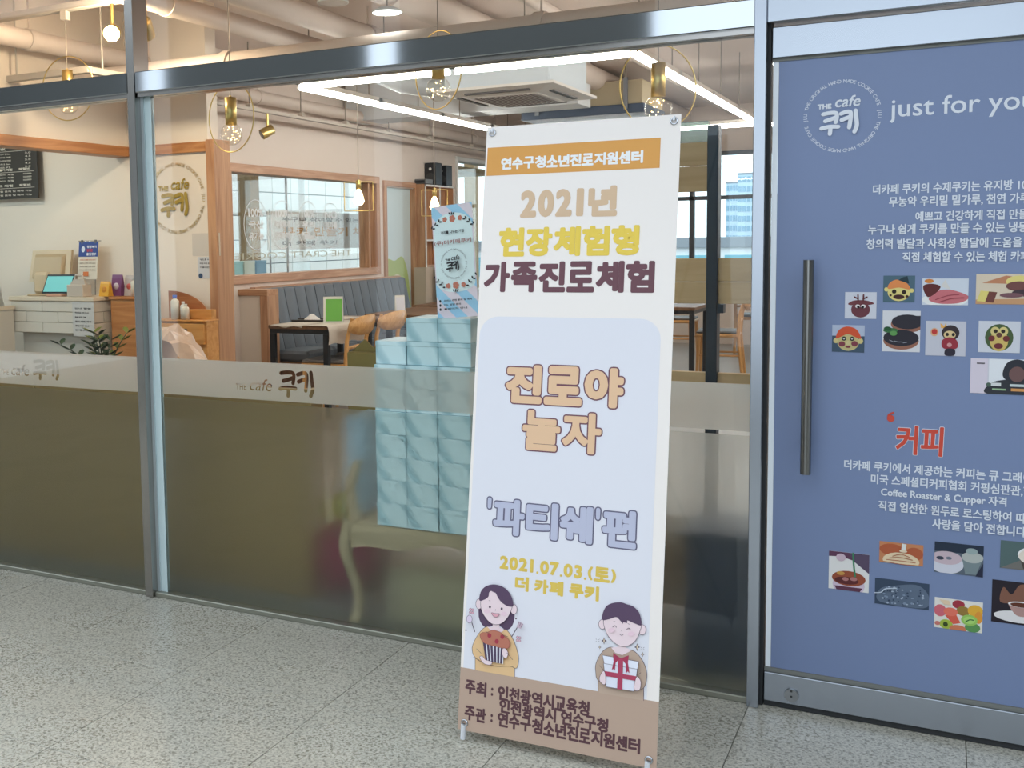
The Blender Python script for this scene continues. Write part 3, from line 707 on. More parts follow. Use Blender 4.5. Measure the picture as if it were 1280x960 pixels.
def bpanel(P):
    a = BP.px(597, 470); b = BP.px(824, 470); top = BP.px(710, 397)[1]; r = .055; u0, u1 = a[0], b[0]
    q = [(u0, .0), (u1, .0)] + [(u1 - r + r * math.cos(t * PI / 16), top - r + r * math.sin(t * PI / 16)) for t in range(9)] + [(u0 + r + r * math.cos(PI / 2 + t * PI / 16), top - r + r * math.sin(PI / 2 + t * PI / 16)) for t in range(9)]
    P.poly(q, ink(226, 225, 232), False)
    v = (BP.px(575, 833)[1] + BP.px(823, 878)[1]) / 2
    P.poly([(0, 0), (BW_, 0), (BW_, v), (0, v)], ink(186, 160, 142), False)
    a = BP.px(608, 220); b = BP.px(826, 172)
    P.poly([(a[0], a[1]), (b[0], a[1]), (b[0], b[1]), (a[0], b[1])], ink(220, 160, 86), False)
bprint('printed_panels', bpanel, .0002)
for t, col, xl, yb, yt, xr, fat, ol, ow in (
        ('연수구청소년진로지원센터', (242, 242, 242), 625.5, 212.5, 197.5, 804, .0018, None, 0),
        ('2021년', (216, 186, 154), 649, 273.5, 236.5, 772, .0052, None, 0),
        ('현장체험형', (234, 204, 88), 622, 321, 285, 799.5, .0043, None, 0),
        ('가족진로체험', (112, 76, 84), 603.5, 365, 327.5, 818.5, .0044, None, 0),
        ('진로야', (230, 192, 156), 630, 503, 455, 780, .0068, (120, 80, 92), .0036),
        ('놀자', (230, 192, 156), 651, 561.5, 511.5, 752, .0050, (120, 80, 92), .0036),
        ("'파티쉐'편", (190, 192, 212), 606, 665.5, 621, 796, .0048, (104, 100, 124), .0034),
        ('2021.07.03.(토)', (224, 194, 92), 624, 711, 693, 770.5, .0023, None, 0),
        ('더 카페 쿠키', (224, 194, 92), 643, 737.5, 719.5, 749, .0025, None, 0),
        ('주최 : 인천광역시교육청', (92, 62, 68), 581, 866.6, 848.5, 737, .0017, None, 0),
        ('인천광역시 연수구청', (92, 62, 68), 623.5, 890, 873, 760.5, .0017, None, 0),
        ('주관 : 연수구청소년진로지원센터', (92, 62, 68), 580, 899, 881, 800.5, .0017, None, 0)):
    u0, v0 = BP.px(xl, yb); v1 = BP.px(xl, yt)[1]; u1 = BP.px(xr, yb + (xr - xl) * (yb - 305) * .00032)[0]
    bprint('lettering', lambda P: P.tight(t, ink(*col), u0, v0, u1, v1, fat, ink(*ol) if ol else None, ow))
LN = ink(88, 72, 88); SKIN = ink(236, 214, 218); HAIR = ink(92, 72, 96)
def girl(P):
    G = lambda *q: [(575 + x / 6.857, 720 + y / 6.857) for x, y in q]
    g1 = lambda x, y: (575 + x / 6.857, 720 + y / 6.857); k = 1 / 6.857
    P.blob(G((180, 230), (160, 330), (180, 400), (225, 440), (320, 420), (395, 462), (445, 430), (468, 350), (455, 250), (320, 180)), HAIR)
    P.poly(G((131, 660), (131, 806), (470, 866), (470, 700)), ink(228, 190, 142)).stroke(G((131, 690), (131, 806)), .0011, LN).stroke(G((470, 780), (470, 866)), .0011, LN)
    P.blob(G((235, 432), (165, 490), (112, 590), (110, 650), (128, 690), (180, 730), (300, 770), (430, 770), (475, 790), (496, 770), (503, 690), (470, 570), (420, 480), (380, 455), (310, 470)), ink(228, 190, 142), line=LN, lw=.0011)
    P.poly(G((283, 400), (340, 405), (342, 440), (385, 460), (330, 500), (270, 470), (235, 432), (283, 436)), SKIN)
    P.ell(*g1(166, 238), 27 * k, 44 * k, SKIN, line=LN, lw=.001).ell(*g1(465, 284), 28 * k, 42 * k, SKIN, line=LN, lw=.001)
    P.blob(G((185, 200), (186, 280), (220, 350), (275, 405), (340, 412), (400, 370), (440, 300), (450, 235), (400, 150), (290, 100), (220, 130)), SKIN, line=LN, lw=.001)
    P.blob(G((172, 206), (185, 130), (230, 85), (300, 70), (380, 95), (440, 160), (462, 250), (420, 258), (370, 230), (335, 190), (312, 145), (295, 138), (272, 126), (255, 140), (248, 175), (215, 200)), HAIR)
    P.ell(*g1(262, 262), 9 * k, 11 * k, LN).ell(*g1(363, 278), 9 * k, 11 * k, LN).ell(*g1(238, 300), 26 * k, 18 * k, ink(234, 204, 214)).ell(*g1(382, 322), 26 * k, 18 * k, ink(234, 204, 214))
    P.stroke(G((254, 208), (266, 210)), .001, LN).stroke(G((312, 282), (310, 294)), .0008, LN).blob(G((276, 312), (310, 318), (345, 320), (330, 345), (300, 345)), ink(222, 164, 176), line=LN, lw=.0009)
    P.poly(G((205, 562), (395, 600), (372, 748), (228, 722)), ink(84, 68, 92))
    for i in range(6): P.poly(G((228 + 30 * i, 570 + 5 * i), (238 + 30 * i, 572 + 5 * i), (252 + 25 * i, 728 + 4 * i), (245 + 25 * i, 728 + 4 * i)), ink(228, 226, 234))
    P.blob(G((180, 505), (200, 480), (240, 478), (290, 460), (350, 475), (390, 510), (432, 550), (430, 605), (390, 618), (320, 600), (215, 568)), ink(186, 118, 98), line=ink(150, 88, 80), lw=.0008)
    for x, y in ((262, 505), (325, 555), (372, 515)): P.ell(*g1(x, y), 17 * k, 20 * k, ink(168, 62, 78))
    P.stroke(G((262, 490), (230, 470)), .0012, ink(110, 80, 80)).stroke(G((372, 500), (420, 515)), .0012, ink(110, 80, 80))
    P.blob(G((180, 690), (205, 680), (230, 710), (285, 730), (270, 755), (215, 742)), SKIN, line=LN, lw=.0009).blob(G((375, 620), (400, 615), (425, 655), (405, 700), (375, 670)), SKIN, line=LN, lw=.0009)
    P.stroke(G((155, 616), (195, 655)), .001, LN).stroke(G((415, 650), (465, 710)), .001, LN).stroke(G((130, 690), (180, 712)), .001, LN)
    P.stroke(G((118, 395), (142, 470)), .0024, LN).ell(*g1(97, 362), 24 * k, 34 * k, ink(222, 206, 226), line=LN, lw=.001)
    P.stroke(G((460, 510), (505, 435)), .0024, LN).poly(G((500, 430), (520, 380), (560, 405), (535, 445)), ink(200, 176, 190))
    for t in (0, 1, 2): P.stroke(G((512 + 14 * t, 415 + 8 * t), (522 + 16 * t, 382 + 10 * t)), .0009, LN)
    for x, y in ((120, 292), (524, 528)):
        for dx, dy in ((-10, -14), (10, -10), (-10, 10), (10, 14)): P.ell(*g1(x + dx, y + dy), 11 * k, 11 * k, ink(220, 172, 186), line=LN, lw=.0006)
    for x, y in ((78, 452), (504, 353)): P.ell(*g1(x, y), 7 * k, 7 * k, LN)
def boy(P):
    G = lambda *q: [(730 + x / 6.857, 740 + y / 6.857) for x, y in q]
    g1 = lambda x, y: (730 + x / 6.857, 740 + y / 6.857); k = 1 / 6.857
    P.poly(G((122, 700), (122, 862), (512, 930), (512, 760)), ink(190, 166, 148)).stroke(G((122, 750), (122, 862)), .0011, LN).stroke(G((512, 815), (512, 930)), .0011, LN)
    P.blob(G((235, 470), (160, 510), (105, 610), (103, 690), (118, 750), (200, 800), (300, 830), (430, 840), (512, 822), (540, 720), (520, 620), (460, 530), (400, 495), (310, 500)), ink(190, 166, 148), line=LN, lw=.0011)
    P.poly(G((292, 440), (360, 450), (362, 475), (410, 500), (330, 540), (270, 520), (235, 474), (292, 468)), SKIN)
    P.ell(*g1(160, 275), 32 * k, 42 * k, SKIN, line=LN, lw=.001).ell(*g1(502, 322), 32 * k, 44 * k, SKIN, line=LN, lw=.001)
    P.blob(G((175, 230), (185, 320), (230, 400), (300, 455), (370, 462), (440, 420), (480, 340), (490, 260), (400, 180), (260, 170)), SKIN, line=LN, lw=.001)
    P.blob(G((163, 236), (165, 180), (195, 120), (250, 92), (320, 86), (365, 100), (430, 125), (480, 185), (495, 280), (440, 268), (375, 240), (372, 262), (320, 245), (280, 212), (220, 230)), HAIR)
    P.poly(G((318, 238), (376, 218), (374, 264)), HAIR).poly(G((290, 215), (345, 225), (338, 270)), HAIR)
    for x, y in ((267, 292), (387, 312)): P.stroke(G((x - 17, y + 6), (x, y - 6), (x + 17, y + 8)), .0011, LN, sm=True)
    P.ell(*g1(240, 325), 28 * k, 20 * k, ink(234, 204, 214)).ell(*g1(410, 355), 28 * k, 20 * k, ink(234, 204, 214)).stroke(G((310, 355), (325, 368), (342, 360)), .0011, LN, sm=True).stroke(G((324, 322), (326, 330)), .0008, LN)
    P.stroke(G((260, 248), (275, 250)), .001, LN).stroke(G((382, 266), (396, 272)), .001, LN)
    P.poly(G((175, 605), (465, 650), (435, 845), (198, 805)), ink(226, 228, 240)).stroke(G((175, 605), (198, 805), (435, 845), (465, 650)), .0009, LN)
    P.poly(G((166, 535), (478, 590), (466, 655), (182, 606)), ink(230, 232, 244)).stroke(G((166, 535), (478, 590), (466, 655), (182, 606), (166, 535)), .0009, LN)
    P.poly(G((185, 670), (458, 715), (455, 755), (190, 712)), ink(176, 70, 96)).poly(G((302, 555), (345, 562), (336, 832), (292, 824)), ink(176, 70, 96))
    P.poly(G((258, 515), (320, 560), (280, 600), (272, 668), (258, 650), (246, 665), (262, 590)), ink(168, 62, 88)).poly(G((392, 535), (330, 560), (365, 610), (368, 690), (382, 672), (398, 688), (385, 600)), ink(168, 62, 88))
    P.blob(G((172, 670), (190, 690), (195, 770), (175, 785), (145, 755), (145, 715)), SKIN, line=LN, lw=.0009).blob(G((465, 715), (495, 760), (488, 825), (455, 838), (438, 815), (445, 760)), SKIN, line=LN, lw=.0009)
    P.stroke(G((145, 622), (180, 665)), .001, LN).stroke(G((465, 705), (497, 682)), .001, LN)
    for x, y, s_ in ((183, 410, 24), (147, 465, 14), (466, 464, 26), (512, 526, 18)): P.poly(G((x, y - s_ * 1.3), (x - s_ * .35, y - s_ * .3), (x - s_, y), (x - s_ * .35, y + s_ * .3), (x, y + s_ * 1.3), (x + s_ * .35, y + s_ * .3), (x + s_, y), (x + s_ * .35, y - s_ * .3)), LN).poly(G((x, y - s_ * .9), (x - s_ * .25, y), (x, y + s_ * .9), (x + s_ * .25, y)), ink(226, 206, 176))
    for x, y in ((130, 405), (515, 474)):
        for dx, dy in ((16, 12), (-16, 12)): P.stroke(G((x - dx, y - dy), (x - dx * .4, y - dy * .4)), .0007, LN).stroke(G((x + dx * .4, y + dy * .4), (x + dx, y + dy)), .0007, LN)
bprint('girl_illustration', girl); bprint('boy_illustration', boy)
# grommets, hooks, poles and feet
CHR = mat('chrome', (190, 192, 196), .15, 1.0)
WPL = mat('white_plastic', (228, 230, 236), .4)
hub = BP.w(BW_ / 2, BH * .42, -.10)
corners = {'tl': (.018, BH - .018), 'tr': (BW_ - .018, BH - .018), 'bl': (.02, .02), 'br': (BW_ - .02, .02)}
for kx, (u, v) in corners.items():
    ring = [BP.w(u + .0085 * math.cos(t * PI / 8), v + .0085 * math.sin(t * PI / 8), .001) for t in range(16)]
    MB().tube(ring, .0028, 8, closed=True).build('grommet', CHR, ban)
    top = v > BH / 2
    tip = BP.w(u, v, -.012) + Vector((0, 0, .018 if top else -.012)); 
    MB().tube([BP.w(u, v, .006), BP.w(u, v + (.008 if top else -.008), .004), tip], .0035, 8).build('hook', WPL if top else CHR, ban)
    if top: MB().tube([hub, tip + BP.n * -.004], [.007, .004], 8).build('pole', mat('dark_pole', (60, 62, 66), .4, .6), ban)
    else:
        ft = Vector((tip.x, tip.y + .0, .012)); MB().tube([hub, Vector((tip.x, tip.y + .012, .024))], [.007, .006], 8).build('pole', mat('dark_pole', (60, 62, 66), .4, .6), ban)
        MB().tube([BP.w(u - .002, v - .004, .003), Vector((tip.x - .006, tip.y - .012, .008))], .0072, 10).build('foot', WPL, ban)
bf = Vector((hub.x, hub.y + .30, .008)); MB().tube([hub, bf], [.007, .006], 8).build('rear_leg', mat('dark_pole', (60, 62, 66), .4, .6), ban)
MB().sphere(hub, .02, 12).build('hub', mat('dark_pole', (60, 62, 66), .4, .6), ban)

# ================================================================== RIGHT BEHIND THE GLASS
# antique bench carrying the cartons
WORN = wood('worn_wood', (166, 146, 114), (192, 170, 136), 0, .6)
WORNZ = wood('worn_wood_z', (166, 146, 114), (192, 170, 136), 2, .6)
bn = thing('antique_bench', 'weathered wooden bench with curved cabriole legs under the stack of mint cartons', 'bench', (-1.55, .22, 0))
SZ = aY(470, 656, .009).z
B((-1.86, .016, SZ - .035), (-1.02, .40, SZ), .006).build('seat', WORN, bn)
n = 14; top = []; bot = []
for i in range(n + 1):
    t = i / n; x = -1.87 + t * .86; top.append((x, SZ - .004)); bot.append((x, SZ - .075 - .022 * math.cos(2 * PI * t) + .010 * math.sin(6 * PI * t)))
MB().prism(top + bot[::-1], 1, .014, .045).build('apron', WORN, bn)
for x, sg in ((-1.885, -1), (-1.0, 1)):
    for y in (.05, .38):
        pts = []; rr = []
        for i in range(13):
            t = i / 12; z = (SZ - .01) * (1 - t) + .012 * t
            pts.append((x + sg * (.020 * math.sin(t * PI * 1.9)), y + (-.012 * math.sin(t * PI * 1.9) if y < .2 else .012 * math.sin(t * PI * 1.9)), z)); rr.append(.034 - .016 * math.sin(min(1, t * 1.15) * PI * .55) + (.008 if t > .93 else 0))
        MB().tube(pts, rr, 12).build('leg', WORNZ, bn)
    pts = [(x - sg * .02 + sg * .03 * math.sin(t / 8 * PI), .07, SZ - .03 + .24 * t / 8) for t in range(9)]
    MB().tube(pts, [.030, .026, .022, .020, .018, .018, .018, .018, .015], 10).build('arm_post', WORNZ, bn)

# mint cartons
MARB = marble_mint()
XS = [aY(469, 550, .009).x, aY(507.5, 550, .009).x, aY(547, 550, .009).x, aY(588.5, 550, .009).x]
ZT = aY(527, 398, .009).z; NR = 9; bh = (ZT - SZ) / NR
ords = ['bottom', 'second', 'third', 'fourth', 'fifth', 'sixth', 'seventh', 'eighth', 'ninth']
cols = ['shorter end column', 'middle column', 'column behind the banner']
rnd = random.Random(5)
for ci in range(3):
    for r in range(8 if ci == 0 else 9):
        x0, x1 = XS[ci] + .0008, XS[ci + 1] - .0008; z0 = SZ + r * bh; dy = rnd.uniform(0, .0022) + (.010 if r > 6 else 0); dx = rnd.uniform(-.0008, .0008)
        top_ = r == (7 if ci == 0 else 8)
        lab = ('topmost' if top_ else ords[r]) + ' mint marbled carton of the ' + cols[ci] + ' on the wooden bench'
        if not top_ and r > 0: lab = ords[r] + ' mint marbled carton from the bench in the ' + cols[ci]
        c_ = thing('carton', lab, 'box', ((x0 + x1) / 2 + dx, .0945 + dy, z0), 0, 'mint cartons stacked on the bench')
        hw, hd = (x1 - x0) / 2, .085
        B((-hw + .0008, -hd + .0008, .0005), (hw - .0008, hd - .0008, bh - .002), .0012).build('body', MARB, c_, False)
        B((-hw, -hd - .0012, bh * .80), (hw, hd, bh - .0006), .0012).build('lid', MARB, c_, False)

# small printed poster standing on the cartons
PW, PH_ = .168, .435
ang = math.radians(5.0)
po = aY(547.5, 398.5, .06); PP = Plane(po, (math.cos(ang), -.10, math.sin(ang)), (-math.sin(ang), .06, math.cos(ang)))
PP.v = (PP.v - PP.u * PP.v.dot(PP.u)).normalized(); PP.n = PP.u.cross(PP.v)
mp_ = thing('mini_banner', 'small pastel striped tabletop banner with round floral badge standing on the mint cartons', 'banner', (po.x, po.y, po.z))
PW = PP.px(598.5, 395)[0]; PH_ = PP.px(545, 258.5)[1]
vs = [PP.w(0, 0), PP.w(PW, 0), PP.w(PW, PH_), PP.w(0, PH_)]; vs += [p - PP.n * .001 for p in vs]
pcan = MB().add(vs, [(0, 1, 2, 3), (7, 6, 5, 4), (0, 4, 5, 1), (1, 5, 6, 2), (2, 6, 7, 3), (3, 7, 4, 0)]).build('sheet', ink(246, 224, 234), mp_)
P = Print(PP, .0003)
SB = ink(176, 216, 244)
def clip_stripe(P, c0, c1, v0, v1):
    # diagonal stripe between u + v*.9 = c0..c1 clipped to the band v0..v1
    q = []
    for v, c in ((v0, c0), (v0, c1), (v1, c1), (v1, c0)): q.append((min(PW, max(0, (c - v) * 1.0)), v))
    if abs(q[0][0] - q[1][0]) + abs(q[2][0] - q[3][0]) > .002: P.poly(q, SB, False)
for band in range(40):
    v0, v1 = PH_ * band / 40, PH_ * (band + 1) / 40
    if .30 < band / 40 < .80: continue
    d = P.d
    for k in range(0, 12): clip_stripe(P, -.02 + k * .092, .026 + k * .092, v0, v1); P.d = d
P.d += .0002
cx, cy = PW * .51, PH_ * .57
BAD = ink(240, 248, 250)
P.poly([(0 + .004, PH_ * .30), (PW - .004, PH_ * .30), (PW - .004, PH_ * .82), (.004, PH_ * .82)], BAD, False).ell(cx, PH_ * .80, PW * .47, PH_ * .13, BAD, False).ell(cx, PH_ * .31, PW * .47, PH_ * .085, BAD, False)
DK = ink(58, 54, 60); OR_ = ink(214, 130, 110)
for vy, sg in ((PH_ * .875, 1), (PH_ * .285, -1)):
    for dx, r in ((-.03, .008), (0, .011), (.03, .008)):
        for a in range(5): P.ell(cx + dx + r * .6 * math.cos(a * 1.257), vy + r * .6 * math.sin(a * 1.257), r * .55, r * .55, OR_, False, 10)
    for s_ in (-1, 1):
        for k in range(6): P.ell(cx + s_ * (.046 + .007 * k), vy - sg * (.001 + .0052 * k) + (.005 if k % 2 else -.005), .0028, .0058, DK, False, 8, rot=s_ * (.5 if k % 2 else 1.6))
    for s_ in (-1, 0, 1): P.ell(cx + s_ * .008, vy + sg * .018, .0025, .006, DK, False, 8, rot=-s_ * .6)
P.text('가치를 나누는 기업', DK, cx - .045, PH_ * .745, cx + .045, PH_ * .772, .0004)
P.text('(주)더카페쿠키', ink(176, 112, 110), cx - .072, PH_ * .645, cx + .072, PH_ * .69, .0004)
P.brand(DK, cx, PH_ * .475, .052)
for i, t in enumerate(('서비스 관련 문의 및 예약', 'TEL  상담 문의', '홈페이지 안내')):
    vv = PH_ * (.145 - .037 * i); P.ell(.022, vv + .003, .004, .005, DK, False, 10)
    P.text(t, DK, .036, vv, .036 + (.11, .066, .09)[i], vv + .007, .0003)
P.build('print', pcan)
MB().tube([PP.w(PW / 2, PH_ * .97, -.004), Vector((po.x + PW / 2, po.y + .11, ZT + .004))], .003, 6).build('prop_leg', CHR, mp_)

# khaki board leaning behind the frosted film, and things on the floor behind it
kb = thing('low_partition', 'olive brown low wooden board standing behind the frosted glass', 'partition', (-4.1, .25, 0))
KH = wood('khaki_board', (136, 108, 62), (150, 121, 73), 0, .6)
for i in range(6):
    xa = -6.4 + i * .7; xb = xa + .697
    if i == 5: xb = -2.14
    B((xa, .20, .012), (xb, .23, .835), .003).build('panel', KH, kb)
B((-6.4, .235, 0), (-2.14, .27, .06)).build('base_rail', KH, kb)
for x in (-6.38, -4.3, -2.17): B((x - .02, .232, .06), (x + .02, .30, .83)).build('upright', KH, kb)
bl_ = thing('round_cushion', 'round magenta cushion on the floor beside the antique bench', 'cushion', (-2.10, .37, 0))
MB().sphere((0, 0, .145), .145, 20, (1, .8, 1)).build('cover', mat('magenta_cloth', (150, 40, 82), .8), bl_, False)
MB().sphere((0, -.112, .145), .014, 10).build('button', mat('magenta_dark', (110, 26, 60), .8), bl_, False)
yc = thing('yellow_cushion', 'small yellow-green cushion resting on the magenta cushion', 'cushion', (-2.08, .36, .289))
MB().sphere((0, 0, .06), .062, 16, (1.1, .8, 1)).build('cover', mat('lime_cloth', (186, 180, 70), .8), yc, False)
MB().tube([(.068 * math.cos(t * PI / 12), .0 , .06 + .062 * math.sin(t * PI / 12)) for t in range(24)], .003, 6, closed=True).build('piping', mat('lime_dark', (150, 146, 56), .8), yc, False)
cb = thing('cardboard_box', 'plain beige cardboard box pushed under the antique bench', 'box', (-1.58, .30, 0))
KR = mat('kraft', (176, 164, 132), .8)
B((-1.79, .16, 0), (-1.44, .42, .20), .003).build('body', KR, cb); B((-1.79, .16, .2), (-1.625, .42, .204)).build('flap', KR, cb); B((-1.615, .16, .2), (-1.44, .42, .204)).build('flap', KR, cb)
db = thing('storage_crate', 'dark slate storage crate under the bench beside the beige box', 'crate', (-1.2, .3, 0))
DKP = mat('slate_plastic', (58, 64, 76), .5)
B((-1.41, .14, 0), (-1.07, .36, .24), .006).build('body', DKP, db); B((-1.42, .13, .24), (-1.06, .37, .255), .004).build('rim', DKP, db)
bb_ = thing('blue_carton', 'pale blue upright carton standing behind the end of the carton stack', 'box', (-1.93, .22, SZ))
B((-1.945, .13, SZ), (-1.865, .30, SZ + .36), .003).build('body', mat('pale_blue_card', (150, 178, 196), .6), bb_); B((-1.947, .128, SZ + .33), (-1.863, .302, SZ + .362), .003).build('lid', mat('pale_blue_card', (150, 178, 196), .6), bb_)
ob = thing('kraft_gift_bag', 'olive kraft paper bag with a folded top beside the carton stack', 'bag', (-1.98, .35, 0))
KB = mat('olive_kraft', (132, 112, 60), .8)
B((-2.16, .52, 0), (-1.90, .62, .95), .004).build('body', KB, ob); MB().prism([(-2.16, .95), (-2.10, 1.0), (-2.06, .965), (-1.98, 1.005), (-1.90, .97), (-1.90, .95)], 1, .565, .575).build('folded_top', KB, ob)

# display partition: dark posts with oak boards, just inside the glass beside the door
dp = thing('display_partition', 'dark steel post display stand with wide oak boards just inside the glass', 'partition', (-.75, .6, 0))
NAVY = mat('dark_blue_steel', (62, 70, 80), .4, .5)
OAKB = wood('light_oak_board', (214, 172, 124), (232, 194, 146), 0, .5, .7)
ya = .60
px0 = aY(885, 300, ya).x; px1 = aY(899, 300, ya).x; zt = aY(890, 157, ya).z
B((px0, ya - .03, 0), (px1, ya + .03, zt), .003).build('post', NAVY, dp)
B((-1.55, ya - .03, 0), (-1.51, ya + .03, zt), .003).build('post', NAVY, dp)
B((-.42, ya - .03, 0), (-.38, ya + .03, 1.35), .003).build('post', NAVY, dp)
def board(y0, y1, xa, xb, nm='board', m=OAKB): B((xa, ya - .012, aY(860, y1, ya).z), (xb, ya + .012, aY(860, y0, ya).z), .002).build(nm, m, dp)
board(179, 208, -1.51, px0); board(208.6, 240, -1.51, px0)
board(323, 352, -1.51, px0); board(352.5, 379, -1.51, px0); board(323, 352, px1, -.42); board(352.5, 379, px1, -.42)
board(464, 477, -1.51, px0); board(464, 477, px1, -.42)
board(153, 178, -1.51, px0, 'glass_panel', clear_glass('teal_glass', (.72, .86, .84), 1.5))
B((px1, ya - .02, aY(905, 384, ya).z - .02), (px1 + .02, ya + .02, aY(905, 384, ya).z + .01)).build('bracket', NAVY, dp)

KICK = wood('dark_kick_board', (156, 130, 102), (174, 148, 118), 0, .6)
B((-1.51, ya + .10, .02), (px0 - .01, ya + .12, .36), .002).build('kick_board', KICK, dp); B((px1 + .01, ya + .10, .02), (-.38, ya + .12, .36), .002).build('kick_board', KICK, dp)
nb = thing('navy_crate', 'dark navy plastic crate on the floor by the post next to the door', 'crate', (-.60, .28, 0))
NVC = mat('navy_plastic', (48, 58, 80), .5)
B((-.72, .16, 0), (-.50, .42, .44), .008).build('body', NVC, nb); B((-.73, .15, .44), (-.49, .43, .46), .004).build('rim', NVC, nb)

# ================================================================== FURNITURE INSIDE
BEECH = wood('beech', (196, 142, 82), (216, 166, 106), 2, .4)
BEECHX = wood('beech_x', (196, 142, 82), (216, 166, 106), 0, .4)
GREYU = mat('grey_upholstery', (104, 112, 122), .6, bump=.05)
SEATC = mat('seat_grey', (112, 108, 106), .55)
TOPW = wood('walnut_top', (96, 66, 46), (124, 88, 60), 1, .4)

# booth bench along wall_left
be = thing('booth_bench', 'long grey channel-tufted booth bench against the wall under the oak framed window', 'bench', (-5.2, 5.9, 0))
Y0, Y1 = 4.60, 7.45; NCH = 16; st = (Y1 - Y0) / NCH
for i in range(NCH):
    y0 = Y0 + i * st + .004; y1 = Y0 + (i + 1) * st - .004
    mb = MB(); prof = []
    K = 6
    for j in range(K + 1):
        t = j / K; b_ = .022 * math.sin(t * PI); yy = y0 + (y1 - y0) * t
        prof.append([(-5.215 + b_, yy, .45), (-5.285 + b_, yy, .76), (-5.33 + b_ * .8, yy, .985), (-5.36, yy, 1.0), (-5.44, yy, 1.0)])
    vs = [p for row in prof for p in row]
    fs = [(a * 5 + k, (a + 1) * 5 + k, (a + 1) * 5 + k + 1, a * 5 + k + 1) for a in range(K) for k in range(4)]
    mb.add(vs, fs, True).build('back_channel', GREYU, be)
for i in range(6):
    a = Y0 + i * (Y1 - Y0) / 6
    B((-5.22, a + .004, .36), (-4.87, a + (Y1 - Y0) / 6 - .004, .455), .025).build('seat_cushion', GREYU, be)
B((-5.42, Y0, .05), (-4.90, Y1, .36)).build('base', wood('booth_base', (120, 84, 62), (146, 104, 78), 1), be)
B((-5.45, Y0 - .02, .985), (-5.39, Y1 + .01, 1.015), .003).build('back_rail', OAKY, be)
B((-5.42, Y0, .4), (-5.33, Y1, .985)).build('back_panel', BLACKM, be)
ep = thing('bench_end_panel', 'oak framed low screen with cream panel at the end of the booth bench', 'screen', (-5.3, 4.5, 0))
B((-5.45, 4.42, 0), (-5.22, 4.45, .95)).build('panel', CREAM, ep)
B((-5.45, 4.40, .95), (-5.145, 4.58, 1.005), .003).build('top_rail', OAKX, ep); B((-5.225, 4.40, 0), (-5.145, 4.58, .95), .003).build('post', OAK, ep)

def make_table(loc, sx, sy, label, cloth=False):
    t = thing('cafe_table', label, 'table', loc, 0, 'dark tables along the booth bench')
    B((-sx / 2, -sy / 2, .715), (sx / 2, sy / 2, .745), .004).build('tabletop', TOPW, t, False)
    for a in (-1, 1):
        for b in (-1, 1): B((a * (sx / 2 - .03) - .022, b * (sy / 2 - .03) - .022, 0), (a * (sx / 2 - .03) + .022, b * (sy / 2 - .03) + .022, .68), .003).build('leg', BLACKM, t, False)
    for b in (-1, 1): B((-sx / 2 + .01, b * (sy / 2 - .03) - .018, .68), (sx / 2 - .01, b * (sy / 2 - .03) + .018, .715)).build('frame_rail', BLACKM, t, False)
    for a in (-1, 1): B((a * (sx / 2 - .03) - .018, -sy / 2 + .05, .68), (a * (sx / 2 - .03) + .018, sy / 2 - .05, .715)).build('frame_rail', BLACKM, t, False)
    return t
tb1 = make_table((-4.53, 4.47, 0), .56, 1.14, 'dark steel cafe table with a cream runner at the near end of the booth')
tb2 = make_table((-4.36, 5.80, 0), .60, 1.10, 'dark cafe table in the middle of the booth carrying a white folded card')
tb3 = make_table((-4.50, 7.05, 0), .60, 1.0, 'dark cafe table at the far end of the booth beside the green poster glass')
# runner cloth
cl = MB(); n1, n2 = 8, 14
def runner(name, label, x0, x1, y0, y1, drop, seed):
    mb = MB(); rnd = random.Random(seed); vs = []; R_ = 10; Cn = 8
    path = [(y0, .746 - drop), (y0 - .004, .746 - drop * .5), (y0 - .002, .742), (y0 + .01, .748)] + [(y0 + (y1 - y0) * k / 6, .748) for k in range(1, 7)]
    for i, (yy, zz) in enumerate(path):
        for j in range(Cn + 1):
            wv = .010 * math.sin(j * 1.9 + i) if i < 3 else 0
            vs.append((x0 + (x1 - x0) * j / Cn, yy - abs(wv) , zz + (.008 * math.sin(j * 1.3) if i == 0 else 0)))
    fs = [(i * (Cn + 1) + j, i * (Cn + 1) + j + 1, (i + 1) * (Cn + 1) + j + 1, (i + 1) * (Cn + 1) + j) for i in range(len(path) - 1) for j in range(Cn)]
    o = mb.add(vs, fs, True).build(name, mat('linen', (206, 196, 184), .8, bump=.3, bscale=60, var=.1)); o['label'] = label; o['category'] = 'cloth'; return o
rnd = random.Random(2); vs = []; Cn = 12
path = [(-4.236, .60), (-4.234, .65), (-4.238, .70), (-4.240, .740), (-4.252, .749), (-4.34, .749), (-4.46, .749)]
for i, (xx, zz) in enumerate(path):
    for j in range(Cn + 1):
        vs.append((xx + (abs(.010 * math.sin(j * 1.7 + i * .6)) if i < 3 else 0), 3.884 + .62 * j / Cn, zz + (.010 * math.sin(j * 1.1) if i == 0 else 0)))
fs = [(i * (Cn + 1) + j, (i + 1) * (Cn + 1) + j, (i + 1) * (Cn + 1) + j + 1, i * (Cn + 1) + j + 1) for i in range(len(path) - 1) for j in range(Cn)]
tag(MB().add(vs, fs, True).build('table_runner', mat('linen', (206, 196, 184), .8, bump=.3, bscale=60, var=.1)), 'crumpled cream linen runner draped over the aisle side of the booth table', 'cloth')
runner('table_cloth_sheet', 'smooth cream cloth lying on the window side of the booth table', -4.78, -4.48, 3.898, 4.9, .012, 2)
